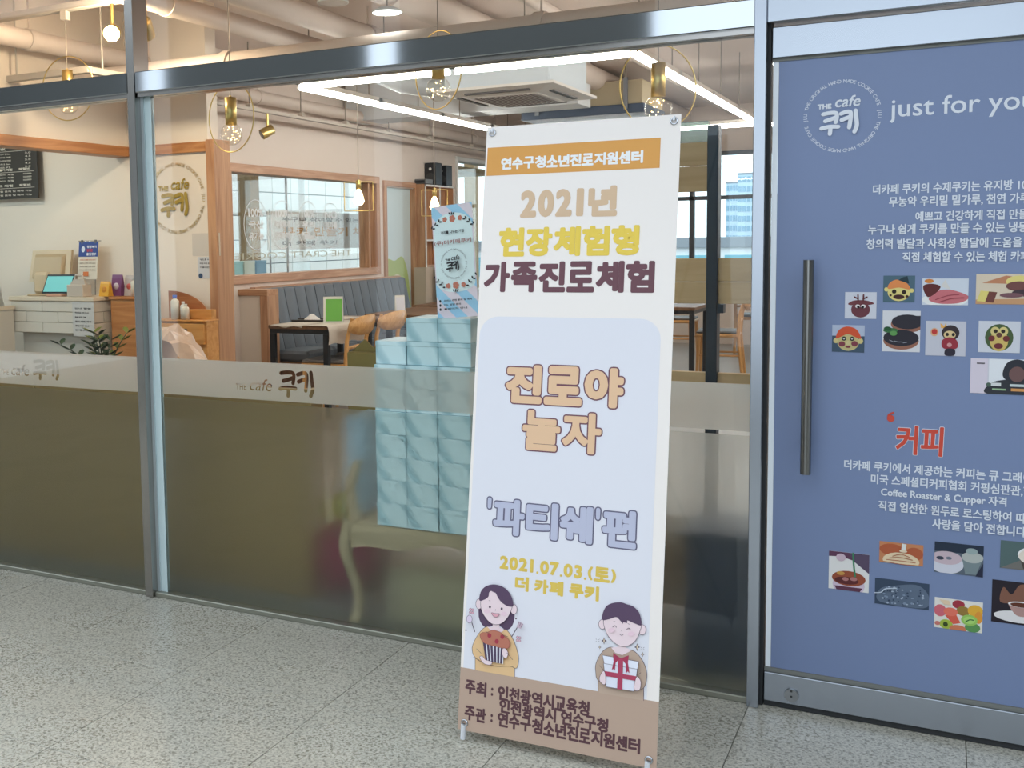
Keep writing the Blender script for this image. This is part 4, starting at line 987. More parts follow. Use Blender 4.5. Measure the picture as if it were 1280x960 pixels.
def sign_card(name, label, loc, rz, col, w_=.15, h=.20):
    t = thing(name, label, 'menu stand', loc, rz, None)
    mb = MB()
    for s_ in (-1, 1):
        q = [(-w_ / 2, s_ * .045, 0), (w_ / 2, s_ * .045, 0), (w_ / 2, 0, h), (-w_ / 2, 0, h)]; q2 = [(x, y - s_ * .003, z) for x, y, z in q]
        f1 = [(0, 1, 2, 3), (7, 6, 5, 4), (0, 4, 5, 1), (1, 5, 6, 2), (2, 6, 7, 3), (3, 7, 4, 0)]
        MB().add(q + q2, f1).build('leaf', mat('card_white', (226, 224, 218), .5), t, False)
    q = [(-w_ * .38, -.0462, .012), (w_ * .46, -.0462, .012), (w_ * .46, -.0055, h - .02), (-w_ * .38, -.0055, h - .02)]
    q = [(x, y - .001, z) for x, y, z in q]
    MB().add(q, [(0, 1, 2, 3)]).build('print', mat('card_%d' % col[1], col, .5), t, False)
    return t
sign_card('menu_stand', 'green and white tent menu card on the table with the cream runner', (-4.40, 4.25, .750), .45, (104, 176, 70), .16, .21)
sign_card('menu_stand', 'white tent card on the middle booth table', (-4.42, 5.5, .746), .6, (222, 220, 226), .09, .16)
sign_card('menu_stand', 'green tent menu card beside the mint cartons on the far table', (-4.42, 6.9, .746), .3, (96, 150, 70), .16, .22)
def tray(label, loc, rz, s=.36):
    t = thing('serving_tray', label, 'tray', loc, rz)
    B((-s / 2, -s * .35, 0), (s / 2, s * .35, .006), .003).build('plate', mat('tray_dark', (62, 54, 50), .4), t, False)
    for b in (-1, 1): B((-s / 2, b * s * .35 - .005, .006), (s / 2, b * s * .35 + .005, .016), .002).build('rim', mat('tray_dark', (62, 54, 50), .4), t, False)
    return t
tray('dark serving tray with a white napkin on the near booth table', (-4.66, 4.34, .750), .3, .30)
tray('dark serving tray on the far booth table', (-4.62, 7.25, .746), .2, .3)
def napkin(label, loc, s=.09):
    t = thing('napkin', label, 'napkin', loc)
    MB().lathe([(s, 0), (s * .9, .012), (s * .5, .03), (s * .2, .05), (.002, .042)], (0, 0, 0), 9).build('cloth', mat('napkin_white', (236, 232, 228), .8), t, False)
    MB().lathe([(s * .32, .030), (s * .36, .034), (s * .30, .038)], (0, 0, 0), 9).build('fold', mat('napkin_white', (236, 232, 228), .8), t, False)
napkin('white bunched napkin on the dark tray near the green menu card', (-4.66, 4.34, .758), .07); napkin('white bunched napkin on the tray of the far booth table', (-4.62, 7.25, .754), .07)

def make_chair(label):
    t = thing('cafe_chair', label, 'chair', (0, 0, 0), 0, 'light wooden cafe chairs')
    # front towards +X, backrest at -X
    B((-.20, -.20, .40), (.21, .20, .435), .012).build('seat_frame', BEECHX, t, False)
    MB().box((-.19, -.19, .436), (.205, .19, .462), .012).build('seat', SEATC, t, False)
    for s_ in (-1, 1):
        MB().tube([(.18, s_ * .175, .41), (.195, s_ * .185, 0.0)], [.019, .015], 8).build('leg', BEECH, t, False)
        MB().tube([(-.235, s_ * .185, 0), (-.19, s_ * .18, .42), (-.205, s_ * .18, .62), (-.255, s_ * .178, .80)], [.016, .020, .018, .015], 8).build('leg', BEECH, t, False)
        MB().tube([(.188, s_ * .18, .22), (-.205, s_ * .182, .22)], .011, 6).build('stretcher', BEECHX, t, False)
    MB().tube([(-.198, -.18, .56), (-.205, 0, .565), (-.198, .18, .56)], [.014, .014, .014], 8).build('lower_rail', BEECH, t, False)
    vs = []; N = 14; fs = []
    for i in range(N + 1):
        a = -1 + 2 * i / N; y = a * .235; c_ = .045 * (a * a) - .035; hgt = (1 - abs(a) ** 2.6) ** .5 if abs(a) < 1 else 0
        for zz in (.735 - .075 * max(.25, hgt), .735 + .085 * max(.35, hgt)):
            lean = -.235 - (zz - .66) * .25
            vs += [(lean + c_, y, zz), (lean + c_ - .016, y, zz)]
    for i in range(N):
        a, b = i * 4, (i + 1) * 4
        fs += [(a, b, b + 2, a + 2), (a + 1, a + 3, b + 3, b + 1), (a, a + 1, b + 1, b), (a + 2, b + 2, b + 3, a + 3)]
    fs += [(0, 2, 3, 1), (N * 4, N * 4 + 1, N * 4 + 3, N * 4 + 2)]
    MB().add(vs, fs, True).build('backrest', BEECHX, t, False)
    return t
proto = make_chair('')
spots = [(-4.37, 4.20, PI + .06, 'light wooden cafe chair with grey seat pulled up beside the cream runner'), (-4.35, 4.72, PI - .04, 'light wooden cafe chair behind the one by the cream runner'),
         (-4.14, 5.75, PI, 'light wooden cafe chair at the middle booth table'), (-1.98, 7.75, PI + .1, 'light wooden chair with grey seat seen beside the dark steel post'),
         (-2.65, 7.0, .1, 'light wooden chair turned towards the free-standing table behind the oak boards'), (-2.0, 10.1, PI / 2, 'light wooden chair under the street window'), (-2.75, 9.4, 0, 'light wooden chair farther back by the street window'), (-1.5, 9.3, PI, 'light wooden chair facing the table by the street window')]
for i, (x, y, rz, lab) in enumerate(spots):
    o = proto if i == 0 else dup(proto)
    o.location = (x, y, 0); o.rotation_euler = (0, 0, rz); o['label'] = lab
make_table((-2.32, 7.1, 0), .6, .7, 'free-standing dark table behind the oak boards of the display stand')['group'] = 'free-standing tables'
make_table((-2.1, 9.4, 0), .6, .7, 'free-standing dark table by the street window')['group'] = 'free-standing tables'

# shelf cabinet against wall_left with speakers on top
XC = -5.31
cab = thing('shelf_cabinet', 'tall oak open shelf cabinet with white edges against the wall', 'cabinet', (-5.4, 8.55, 0))
yc0 = aX(532, 300, XC).y; yc1 = aX(568, 300, XC).y; zc1 = aX(532, 230, XC).z; zc0 = aX(532, 334, XC).z
BEI = mat('beige_board', (196, 180, 164), .7)
WED = mat('white_edge', (232, 230, 226), .5)
B((XW + .01, yc0, zc0), (XC, yc0 + .025, zc1), .002).build('side_panel', OAK, cab); B((XW + .01, yc1 - .025, zc0), (XC, yc1, zc1), .002).build('side_panel', OAK, cab)
B((XW + .01, yc0 + .025, zc0), (XW + .03, yc1 - .025, zc1)).build('back_panel', OAK, cab)
ym = (yc0 + yc1) / 2
for z in (zc0, zc0 + .3, zc1 - .025): B((XW + .03, yc0 + .025, z), (XC - .005, yc1 - .025, z + .022)).build('shelf', OAKY, cab)
B((XW + .03, ym - .01, zc0), (XC - .005, ym + .01, zc1)).build('divider', OAK, cab)
for z in (zc0 + .3, zc1 - .022): B((XC - .005, yc0, z), (XC + .006, yc1, z + .02)).build('edge_strip', WED, cab)
for y in (yc0, ym - .01, yc1 - .02): B((XC - .005, y, zc0), (XC + .006, y + .02, zc1)).build('edge_strip', WED, cab)
B((XW + .01, yc0 - .05, 0), (XC + .02, yc1, zc0 - .002)).build('plinth', BEI, cab)
def speaker(x, y, s, label):
    t = thing('loudspeaker', label, 'speaker', (x, y, zc1), 0, None)
    B((-s * .4, -s * .5, 0), (s * .4, s * .5, s * 1.45), .006).build('cabinet_body', BLACKM, t, False)
    MB().cyl((0, -s * .5 - .004, s * .5), (0, -s * .5 + .01, s * .5), s * .3, 16).build('cone', mat('cone_grey', (60, 60, 62), .7), t, False)
    MB().cyl((0, -s * .5 - .004, s * 1.05), (0, -s * .5 + .01, s * 1.05), s * .1, 12).build('tweeter', WED, t, False)
speaker(-5.37, yc0 + .37, .18, 'black loudspeaker with pale tweeter on the oak cabinet corner'); speaker(-5.37, yc0 + .68, .17, 'black loudspeaker farther along the top of the oak cabinet')
rt = thing('amplifier', 'flat grey amplifier lying on the oak shelf cabinet', 'amplifier', (-5.375, yc0 + .12, zc1))
B((-.07, -.11, .004), (.07, .09, .06), .004).build('case', mat('amp_grey', (112, 112, 114), .5), rt, False); B((-.06, -.113, .015), (.06, -.109, .045)).build('front_panel', BLACKM, rt, False)
wp = thing('poster_board', 'white and green poster board leaning beside the oak cabinet', 'poster', (XC + .15, yc0 + .1, 0))
pb = B((XC + .05 + .06, yc0 + .1, .55), (XC + .05 + .075, yc0 + .62, 1.10)).build('board', ink(226, 230, 222), wp); B((XC + .05 + .0755, yc0 + .11, .56), (XC + .05 + .0765, yc0 + .61, .72)).build('green_band', ink(112, 158, 84), pb)
for i in range(5): B((XC + .05 + .0755, yc0 + .14, .78 + .035 * i), (XC + .05 + .0765, yc0 + .50 - .05 * (i % 3), .79 + .035 * i)).build('print_line', DK, pb)
B((XC + .05 + .0, yc0 + .1, 0), (XC + .05 + .06, yc0 + .62, .55)).build('stand', BEI, wp)

# green printed shapes on the frosted pane of window_4
WP = Plane((XW - .044, 7.22, 0), (0, 1, 0), (0, 0, 1))
P = Print(WP, .0004)
P.blob([(.02, .2), (.02, 1.05), (.12, 1.2), (.3, 1.18), (.5, 1.22), (.64, 1.0), (.7, .6), (.7, .2)], ink(176, 196, 130), False)
P.blob([(.1, .2), (.14, .8), (.3, 1.02), (.5, .95), (.6, .6), (.6, .2)], ink(214, 214, 190), False)
P.ell(.47, .84, .045, .06, ink(226, 226, 214), False, line=DK, lw=.006)
P.build('poster_print', fg)
# lettering on the big interior window
WQ = Plane((XW - .05, 4.32, 0), (0, 1, 0), (0, 0, 1)); LW = ink(236, 238, 240)
P = Print(WQ, .001)
for cx_, cy_, ss in ((320, 281, ('100%', '국산', '유기농')), (353, 281, ('100%', '무방부제', '유화제')), (385, 281, ('100%', '우리', '밀')), (413, 282, ('NO', '첨가물', ''))):
    a = WQ.px(cx_, cy_); r = .225
    P.stroke([(a[0] + .19 * math.cos(t * PI / 14), a[1] + r * 1.0 * math.sin(t * PI / 14)) for t in range(28)], .008, LW, False, True)
    for k, t in enumerate(ss):
        if t: P.text(t, LW, a[0] - .12, a[1] + .07 - .105 * k, a[0] + .12, a[1] + .145 - .105 * k, .004)
a = WQ.px(320, 320); P.text('THE CRAFT COOKIE', ink(196, 194, 176), a[0] + 1.75, a[1] - .03, a[0] - .35, a[1] + .03, .0)
P.build('lettering', w3)

# ================================================================== COUNTER AREA
CT = thing('counter', 'white brick-tiled service counter with a pale top beside the logo wall', 'counter', (-5.6, 2.5, 0))
cx0 = -6.02; cx1 = -5.22; cyf = 2.345; cyb = YP - .005; ctz = 1.05
WBR = mat('white_brick_tile', (216, 208, 196), .45); JNT = mat('tile_joint', (172, 164, 152), .8)
zb = .79
B((cx0, cyf + .008, zb), (cx1 - .008, cyb, ctz - .03)).build('body', JNT, CT)
B((cx0 + .05, cyf + .06, 0), (cx1 + .02, cyb, zb)).build('base', mat('counter_base', (196, 190, 180), .6), CT)
B((cx0 - .01, cyf - .012, ctz - .03), (cx1 + .012, cyb, ctz), .004).build('countertop', mat('counter_top', (220, 204, 182), .4), CT)
rows = 3; rh = (ctz - .03 - zb) / rows
for r in range(rows):
    x = cx0 - (.16 if r % 2 else 0)
    while x < cx1 - .01:
        a, b = max(x, cx0) + .002, min(x + .31, cx1) - .002
        if b - a > .02: B((a, cyf, zb + r * rh + .002), (b, cyf + .008, zb + (r + 1) * rh - .002), .0015).build('tile', WBR, CT)
        x += .31
    y = cyf - (.12 if r % 2 else 0)
    while y < cyb - .01:
        a, b = max(y, cyf) + .002, min(y + .22, cyb) - .002
        if b - a > .02: B((cx1 - .008, a, zb + r * rh + .002), (cx1, b, zb + (r + 1) * rh - .002), .0015).build('tile', WBR, CT)
        y += .22
lc = thing('low_counter', 'lower white tiled counter section in front of the till', 'counter', (-6.3, 2.2, 0))
B((-6.9, 2.05, 0), (-5.98, 2.33, .955)).build('body', WBR, lc); B((-6.9, 2.03, .955), (-5.965, 2.335, .985), .004).build('countertop', mat('counter_top', (220, 204, 182), .4), lc)
# notice taped on the counter front
def sheet(name, label, cat, plane, x0, y0, x1, y1, base, draw=None, th=.0012):
    a = plane.px(x0, y1); b = plane.px(x1, y0)
    vs = [plane.w(a[0], a[1], .0005), plane.w(b[0], a[1], .0005), plane.w(b[0], b[1], .0005), plane.w(a[0], b[1], .0005)]
    vs2 = [v + plane.n * th for v in vs]
    t = thing(name, label, cat, vs[0])
    o = MB().add(vs2 + vs, [(0, 1, 2, 3), (7, 6, 5, 4), (0, 4, 5, 1), (1, 5, 6, 2), (2, 6, 7, 3), (3, 7, 4, 0)]).build('paper', ink(*base), t)
    if draw:
        P = Print(plane, th + .0008); draw(P, a[0], a[1], b[0], b[1]); P.build('print', o)
    return t
def lines(P, u0, v0, u1, v1, n, col, m=.1, h=.25, texts=None):
    H = (v1 - v0)
    for i in range(n):
        vv = v1 - H * (m + (1 - 2 * m) * (i + .5) / n)
        if texts: P.text(texts[i % len(texts)], ink(*col), u0 + (u1 - u0) * .12, vv - H * h / n / 2, u1 - (u1 - u0) * (.12 + .12 * (i % 3)), vv + H * h / n / 2, .0004)
CP = Plane((0, cyf - .004, 0), (1, 0, 0), (0, 0, 1))
sheet('paper_notice', 'white paper notice taped to the front of the tiled counter', 'notice', CP, 92, 378, 117, 420, (206, 204, 202), lambda P, a, b, c, d: lines(P, a, b, c, d, 6, (70, 68, 70), .12, .3, ['안내 말씀', '주문은 여기서', '음료 포장 가능', '쿠키 체험 예약', '영업시간 안내', '감사합니다']))
# logo on the wall, two pinned papers, menu board
LP = Plane((0, YP - .001, 0), (1, 0, 0), (0, 0, 1))
GOLD = mat('gold_letters', (196, 158, 70), .3, .7)
lg = thing('wall_sign', 'gold round cafe logo lettering mounted on the cream wall', 'sign', (LP.w(*LP.px(222, 248))))
P = Print(LP, .006); q = LP.px(221, 248); P.brand(GOLD, q[0], q[1], LP.px(257, 248)[0] - q[0]); P.build('lettering', lg)
sheet('pinned_paper', 'crumpled white sheet pinned on the cream wall under the gold logo', 'paper', LP, 241, 291, 275, 320, (212, 204, 196), lambda P, a, b, c, d: P.stroke([(a + (c - a) * .7, b + (d - b) * .5), (a + (c - a) * .8, b + (d - b) * .55)], .004, ink(120, 116, 116), False))
sheet('pinned_notice', 'small printed notice with blue corners pinned below the crumpled sheet', 'notice', LP, 248, 321, 270, 348, (206, 208, 214), lambda P, a, b, c, d: (lines(P, a, b + (d - b) * .4, c, d, 3, (50, 52, 60), .05, .4, ['안내', '테이블', '이용시간']), P.ell(a + (c - a) * .15, b + (d - b) * .12, .018, .018, ink(60, 80, 110), False), P.ell(a + (c - a) * .85, b + (d - b) * .15, .018, .022, ink(70, 92, 124), False)))
def menu(P, a, b, c, d):
    W_ = c - a; H = d - b; wt = ink(226, 220, 208)
    P.text('Drink', wt, a + W_ * .42, b + H * .87, a + W_ * .62, b + H * .935, .0008)
    for f in (.845, .475, .19): P.poly([(a + W_ * .03, b + H * f), (a + W_ * .96, b + H * f), (a + W_ * .96, b + H * (f + .006)), (a + W_ * .03, b + H * (f + .006))], wt, False)
    for i, t in enumerate(('아메리카노', '카페라떼', '바닐라라떼', '카푸치노', '카페모카')):
        v = b + H * (.79 - .06 * i); P.text(t, wt, a + W_ * .4, v, a + W_ * .68, v + H * .03, .0003); P.text('%d.%d' % (3 + i % 2, (5 * i) % 10), wt, a + W_ * .86, v, a + W_ * .93, v + H * .03, .0003)
    for v, t in ((.5, '쿠키 만들기 체험'), (.215, '케이크 체험')):
        P.text(t, wt, a + W_ * .4, b + H * v, a + W_ * .7, b + H * (v + .045), .0008); P.text('체험비', wt, a + W_ * .78, b + H * v, a + W_ * .92, b + H * (v + .045), .0008)
    for i in range(3):
        v = b + H * (.42 - .055 * i); P.text('쿠키 클레이 체험', wt, a + W_ * .4, v, a + W_ * .72, v + H * .03, .0003); P.text('10,000', wt, a + W_ * .84, v, a + W_ * .94, v + H * .03, .0003)
    for i in range(2):
        v = b + H * (.12 - .07 * i); P.text('단체 체험 문의 및 예약 가능', wt, a + W_ * .4, v, a + W_ * .94, v + H * .032, .0003)
MP = Plane((0, YP - .06, 0), (1, 0, 0), (0, 0, 1))
mbd = sheet('menu_board', 'black hanging menu board with white lettering under the oak header', 'menu board', MP, -48, 176, 46, 252, (62, 60, 58), menu, .008)
for x in (-6.75, -6.3): MB().cyl((x, YP - .05, 1.9), (x, YP - .05, 2.25), .004, 6).build('hanger', CHR, mbd)

# things on the counter
TZ = ctz + .001
pos = thing('till_monitor', 'beige till monitor on a stand seen from behind on the counter', 'monitor', (-5.80, 2.52, TZ), .25)
BEP = mat('beige_plastic', (206, 186, 156), .5); BEP2 = mat('beige_plastic_dark', (186, 164, 132), .5)
mb = MB(); 
M_ = [(-.17, .0, .10), (.16, .0, .10), (.15, .07, .33), (-.17, .07, .33)]
mb.add([*M_, *[(x, y + .03, z) for x, y, z in M_]], [(0, 3, 2, 1)[::-1], (4, 5, 6, 7)[::-1], (0, 1, 5, 4), (1, 2, 6, 5), (2, 3, 7, 6), (3, 0, 4, 7)]).build('shell', BEP, pos, False)
MB().add([(-.13, -.025, .13), (.10, -.025, .13), (.09, .03, .28), (-.13, .03, .28), (-.14, .015, .12), (.12, .015, .12), (.11, .06, .30), (-.14, .06, .30)], [(0, 1, 2, 3), (0, 4, 5, 1), (1, 5, 6, 2), (2, 6, 7, 3), (3, 7, 4, 0)]).build('rear_housing', BEP2, pos, False)
B((-.13, -.10, 0), (.06, .06, .012), .004).build('base', BEP2, pos, False); B((-.10, -.07, .012), (.03, .02, .17), .02).build('neck', BEP, pos, False)
tabl = thing('tablet', 'black tablet with a turquoise screen propped on a small stand on the counter', 'tablet', (-5.62, 2.40, TZ), .1)
q = [(-.13, .0, .02), (.13, .0, .02), (.145, .045, .155), (-.105, .045, .155)]
MB().add(q + [(x, y + .01, z) for x, y, z in q], [(0, 1, 2, 3), (7, 6, 5, 4), (0, 4, 5, 1), (1, 5, 6, 2), (2, 6, 7, 3), (3, 7, 4, 0)]).build('case', BLACKM, tabl, False)
q = [(-.115, .0005, .033), (.117, .0005, .033), (.127, .040, .143), (-.098, .040, .143)]; q = [(x, y - .003, z) for x, y, z in q]
MB().add(q, [(0, 1, 2, 3)]).build('screen', lit('screen_teal', (110, 190, 190), .3), tabl, False)
B((-.07, -.03, 0), (.07, .05, .02), .004).build('stand', mat('stand_rose', (206, 160, 136), .5), tabl, False)
fc = thing('flip_poster', 'blue and white flip poster clipped to a stand on the counter', 'poster', (-5.42, 2.50, TZ))
FP = Plane((0, 2.44, 0), (1, 0, 0), (0, .12, 1)); FP.v = Vector((0, .12, 1)).normalized(); FP.n = FP.u.cross(FP.v)
a = FP.px(97, 349); b = FP.px(123, 302)
vs = [FP.w(a[0], a[1]), FP.w(b[0], a[1]), FP.w(b[0], b[1]), FP.w(a[0], b[1])]
sh_ = MB().add(vs + [v - FP.n * .004 for v in vs], [(0, 1, 2, 3), (7, 6, 5, 4), (0, 4, 5, 1), (1, 5, 6, 2), (2, 6, 7, 3), (3, 7, 4, 0)]).build('sheet', ink(226, 216, 200), fc)
P = Print(FP, .0008); H_ = b[1] - a[1]; W_ = b[0] - a[0]
P.poly([(a[0], a[1] + H_ * .6), (b[0], a[1] + H_ * .6), (b[0], b[1]), (a[0], b[1])], ink(62, 84, 150), False)
P.text('행정복지', ink(230, 232, 240), a[0] + W_ * .42, a[1] + H_ * .83, a[0] + W_ * .92, a[1] + H_ * .9, .0008).text('방문', ink(210, 70, 60), a[0] + W_ * .42, a[1] + H_ * .73, a[0] + W_ * .75, a[1] + H_ * .81, .0008).text('출입명부', ink(230, 232, 240), a[0] + W_ * .42, a[1] + H_ * .63, a[0] + W_ * .92, a[1] + H_ * .71, .0008)
P.ell(a[0] + W_ * .24, a[1] + H_ * .8, W_ * .09, W_ * .12, ink(220, 226, 240), False)
for k in range(4): P.text('코로나 예방 수칙 안내', ink(206, 112, 76) if k == 0 else ink(150, 130, 116), a[0] + W_ * .1, a[1] + H_ * (.5 - .09 * k), b[0] - W_ * .1, a[1] + H_ * (.535 - .09 * k), .0004)
P.poly([(a[0] + W_ * .3, a[1] + H_ * .08), (a[0] + W_ * .58, a[1] + H_ * .08), (a[0] + W_ * .58, a[1] + H_ * .2), (a[0] + W_ * .3, a[1] + H_ * .2)], ink(222, 130, 80), False)
P.build('print', sh_)
MB().tube([FP.w(a[0] - .01, b[1] + .006, -.004), FP.w(b[0] + .02, b[1] + .006, -.004)], .004, 8).build('top_bar', CHR, fc)
for f in (.15, .85): B(FP.w(a[0] + W_ * f - .008, b[1] - .012, -.006), FP.w(a[0] + W_ * f + .008, b[1] + .014, .004)).build('clip', mat('clip_grey', (110, 110, 112), .4, .5), fc)
for u in (a[0] + W_ * .2, a[0] + W_ * .8): MB().tube([FP.w(u, b[1], -.006), Vector((FP.w(u, 0).x, 2.60, TZ))], .004, 6).build('strut', CHR, fc)
bk = thing('carry_box', 'grey-white cardboard carry box with a handle on the counter', 'box', (-5.39, 2.395, TZ))
GB = mat('grey_card', (196, 184, 172), .7)
B((-.085, -.04, 0), (.065, .05, .085), .003).build('body', GB, bk, False)
MB().prism([(-.085, .085), (.065, .085), (.045, .125), (-.045, .125)], 1, -.008, .008).build('gable', GB, bk, False)
MB().tube([(-.04, 0, .12), (-.03, 0, .15), (.03, 0, .15), (.04, 0, .12)], .008, 8).build('handle', GB, bk, False)
def pouch(name, label, x, y, w_, h, col, col2):
    t = thing(name, label, 'pouch', (x, y, TZ))
    vs = []
    for i in range(7):
        tt = i / 6; d = .025 * (1 - tt) ** .7 + .002
        vs += [(-w_ / 2, -d, h * tt), (w_ / 2, -d, h * tt), (w_ / 2, d, h * tt), (-w_ / 2, d, h * tt)]
    fs = []
    for i in range(6):
        for k in range(4): fs.append((i * 4 + k, i * 4 + (k + 1) % 4, (i + 1) * 4 + (k + 1) % 4, (i + 1) * 4 + k))
    fs += [(3, 2, 1, 0), (24, 25, 26, 27)]
    MB().add(vs, fs).build('bag', mat('pouch_%d_%d' % col[:2], col, .4), t, False)
    MB().sphere((0, -.018, h * .45), w_ * .28, 12, (1, .35, 1)).build('label_patch', mat('pouch_%d_%d' % col2[:2], col2, .4), t, False)
pouch('snack_pouch', 'yellow snack pouch on the counter end', -5.215, 2.47, .085, .105, (226, 166, 44), (206, 140, 50))
pouch('snack_pouch', 'purple snack pouch standing behind the yellow one', -5.165, 2.54, .09, .15, (116, 60, 110), (206, 190, 200))
pouch('snack_pouch', 'grey and red snack pouch at the edge of the counter', -5.075, 2.57, .08, .145, (190, 176, 170), (200, 90, 80))
def bottle(label, x, y, z, r, h, body, cap, pump=False):
    t = thing('bottle', label, 'bottle', (x, y, z))
    MB().lathe([(.001, 0), (r, 0), (r, h * .72), (r * .8, h * .8), (r * .38, h * .84), (r * .38, h * .88)], (0, 0, 0), 14).build('body', body, t, False)
    MB().lathe([(r * .45, h * .86), (r * .5, h * .87), (r * .5, h), (.001, h)], (0, 0, 0), 12).build('cap', cap, t, False)
    return t
MILK = mat('milky_plastic', (222, 218, 206), .35)
bottle('clear sanitiser pump bottle beside the steel mullion', -5.00, 2.52, 1.05, .024, .13, MILK, mat('cap_grey', (170, 168, 164), .4))
sb = thing('side_cabinet', 'orange-brown wooden cabinet at the end of the counter', 'cabinet', (-5.05, 2.55, 0))
CHW = wood('cherry', (176, 112, 58), (200, 138, 80), 0, .45)
B((-5.15, 2.44, 0), (-4.93, YP - .01, 1.03), .003).build('body', CHW, sb); B((-5.16, 2.43, 1.03), (-4.92, YP - .01, 1.049), .003).build('top', CHW, sb)
# condiment cabinet with curved back
cc = thing('condiment_cabinet', 'honey wood drawer cabinet with a curved open shelf on top', 'cabinet', (-4.7, 2.45, 0))
HON = wood('honey_wood', (196, 134, 66), (216, 158, 92), 0, .4); HOND = wood('honey_dark', (150, 88, 46), (172, 108, 60), 0, .4)
ycab = 2.45
xa, xb = aY(196, 420, ycab).x, aY(256.5, 420, ycab).x; zt_ = aY(230, 400, ycab).z
B((xa, ycab + .02, .3), (xb, 2.60, zt_ - .012)).build('body', HON, cc); B((xa - .005, ycab - .005, zt_ - .012), (xb + .004, 2.605, zt_), .003).build('top', HON, cc)
dr = B((xa + .01, ycab, zt_ - .165), (xb - .012, ycab + .02, zt_ - .025), .003).build('drawer', HON, cc)
B((aY(228, 415, ycab).x, ycab - .006, aY(230, 421, ycab).z), (aY(234, 415, ycab).x, ycab, aY(230, 411, ycab).z), .001).build('handle', mat('drawer_pull', (120, 118, 122), .35, .9), dr)
B((xa, ycab + .01, 0), (xb, 2.60, .3)).build('plinth', HON, cc)
pts = [(xa, zt_)] + [(xa + (xb - xa) * .82 * math.sin(t * PI / 20), zt_ + .19 * math.cos(t * PI / 20)) for t in range(11)]
MB().prism(pts, 1, 2.59, 2.602).build('curved_back', HOND, cc)
B((xa + .10, 2.53, zt_), (xb - .002, 2.585, zt_ + .065), .003).build('open_tray', HON, cc)
xq = aY(219, 390, 2.485).x
bottle('white bottle with a blue cap on the honey wood cabinet', xq, 2.485, zt_ + .0015, .030, .165, MILK, mat('cap_blue', (46, 92, 190), .4))
bottle('short clear syrup bottle on the honey wood cabinet', xq + .095, 2.48, zt_ + .0015, .024, .105, MILK, MILK)
bottle('slim white bottle behind the syrup bottle', xq + .052, 2.507, zt_ + .0015, .021, .12, WHITE, WHITE)
# louvre half door
ld = thing('louvre_door', 'white louvred swing half door beside the oak post', 'door', (-4.5, 2.65, 0))
LW_ = mat('louvre_white', (232, 228, 220), .5)
lx0, lx1 = aY(258.5, 420, 2.65).x, -4.472; lz1 = aY(262, 406, 2.63).z
B((lx0, 2.635, .35), (lx0 + .03, 2.665, lz1), .002).build('stile', LW_, ld); B((lx1 - .03, 2.635, .35), (lx1, 2.665, lz1 + .01), .002).build('stile', LW_, ld)
B((lx0 + .03, 2.635, lz1 - .09), (lx1 - .03, 2.665, lz1 - .004), .002).build('top_rail', LW_, ld); B((lx0 + .03, 2.635, .35), (lx1 - .03, 2.665, .42), .002).build('bottom_rail', LW_, ld)
z = .43
while z < lz1 - .11:
    MB().add([(lx0 + .03, 2.632, z), (lx1 - .03, 2.632, z), (lx1 - .03, 2.668, z + .030), (lx0 + .03, 2.668, z + .030), (lx0 + .03, 2.632, z + .006), (lx1 - .03, 2.632, z + .006), (lx1 - .03, 2.668, z + .036), (lx0 + .03, 2.668, z + .036)], [(0, 3, 2, 1), (4, 5, 6, 7), (0, 1, 5, 4), (1, 2, 6, 5), (2, 3, 7, 6), (3, 0, 4, 7)]).build('slat', LW_, ld); z += .034
B((lx1 + .0, 2.625, lz1 - .16), (lx1 + .018, 2.666, lz1 - .09), .002).build('hinge', BLACKM, ld)
sign_card('brochure_stand', 'white brochure stand with blue marks on the lower counter by the till', (-6.03, 2.17, .986), .15, (196, 206, 222), .16, .20)
# heap under clear plastic sheet
ph = thing('plastic_wrapped_parcel', 'parcel wrapped in crinkled clear plastic in front of the honey wood cabinet', 'parcel', (-4.55, 2.15, 0))
rnd = random.Random(11); vs = []; N = 12
xl, xr = aY(206, 430, 2.15).x, aY(272, 440, 2.15).x
for i in range(N + 1):
    for j in range(7):
        fx, fy = i / N, j / 6
        hh = .88 - .30 * max(0, (fx - .35)) * 1.7 - .25 * abs(fy - .5) ** 2 + rnd.uniform(-.022, .022) - (.5 if i in (0, N) else 0)
        vs.append((xl + (xr - xl) * fx, 2.0 + .24 * fy + rnd.uniform(-.01, .01), hh))
fs = [(i * 7 + j, (i + 1) * 7 + j, (i + 1) * 7 + j + 1, i * 7 + j + 1) for i in range(N) for j in range(6)]
PLA = mat('crinkled_plastic', (206, 178, 158), .2, spec=.6)
MB().add(vs, fs).build('plastic_sheet', PLA, ph); B((xl + .02, 2.03, 0), (xr - .02, 2.21, .58), .01).build('contents', mat('parcel_beige', (190, 160, 132), .7), ph)
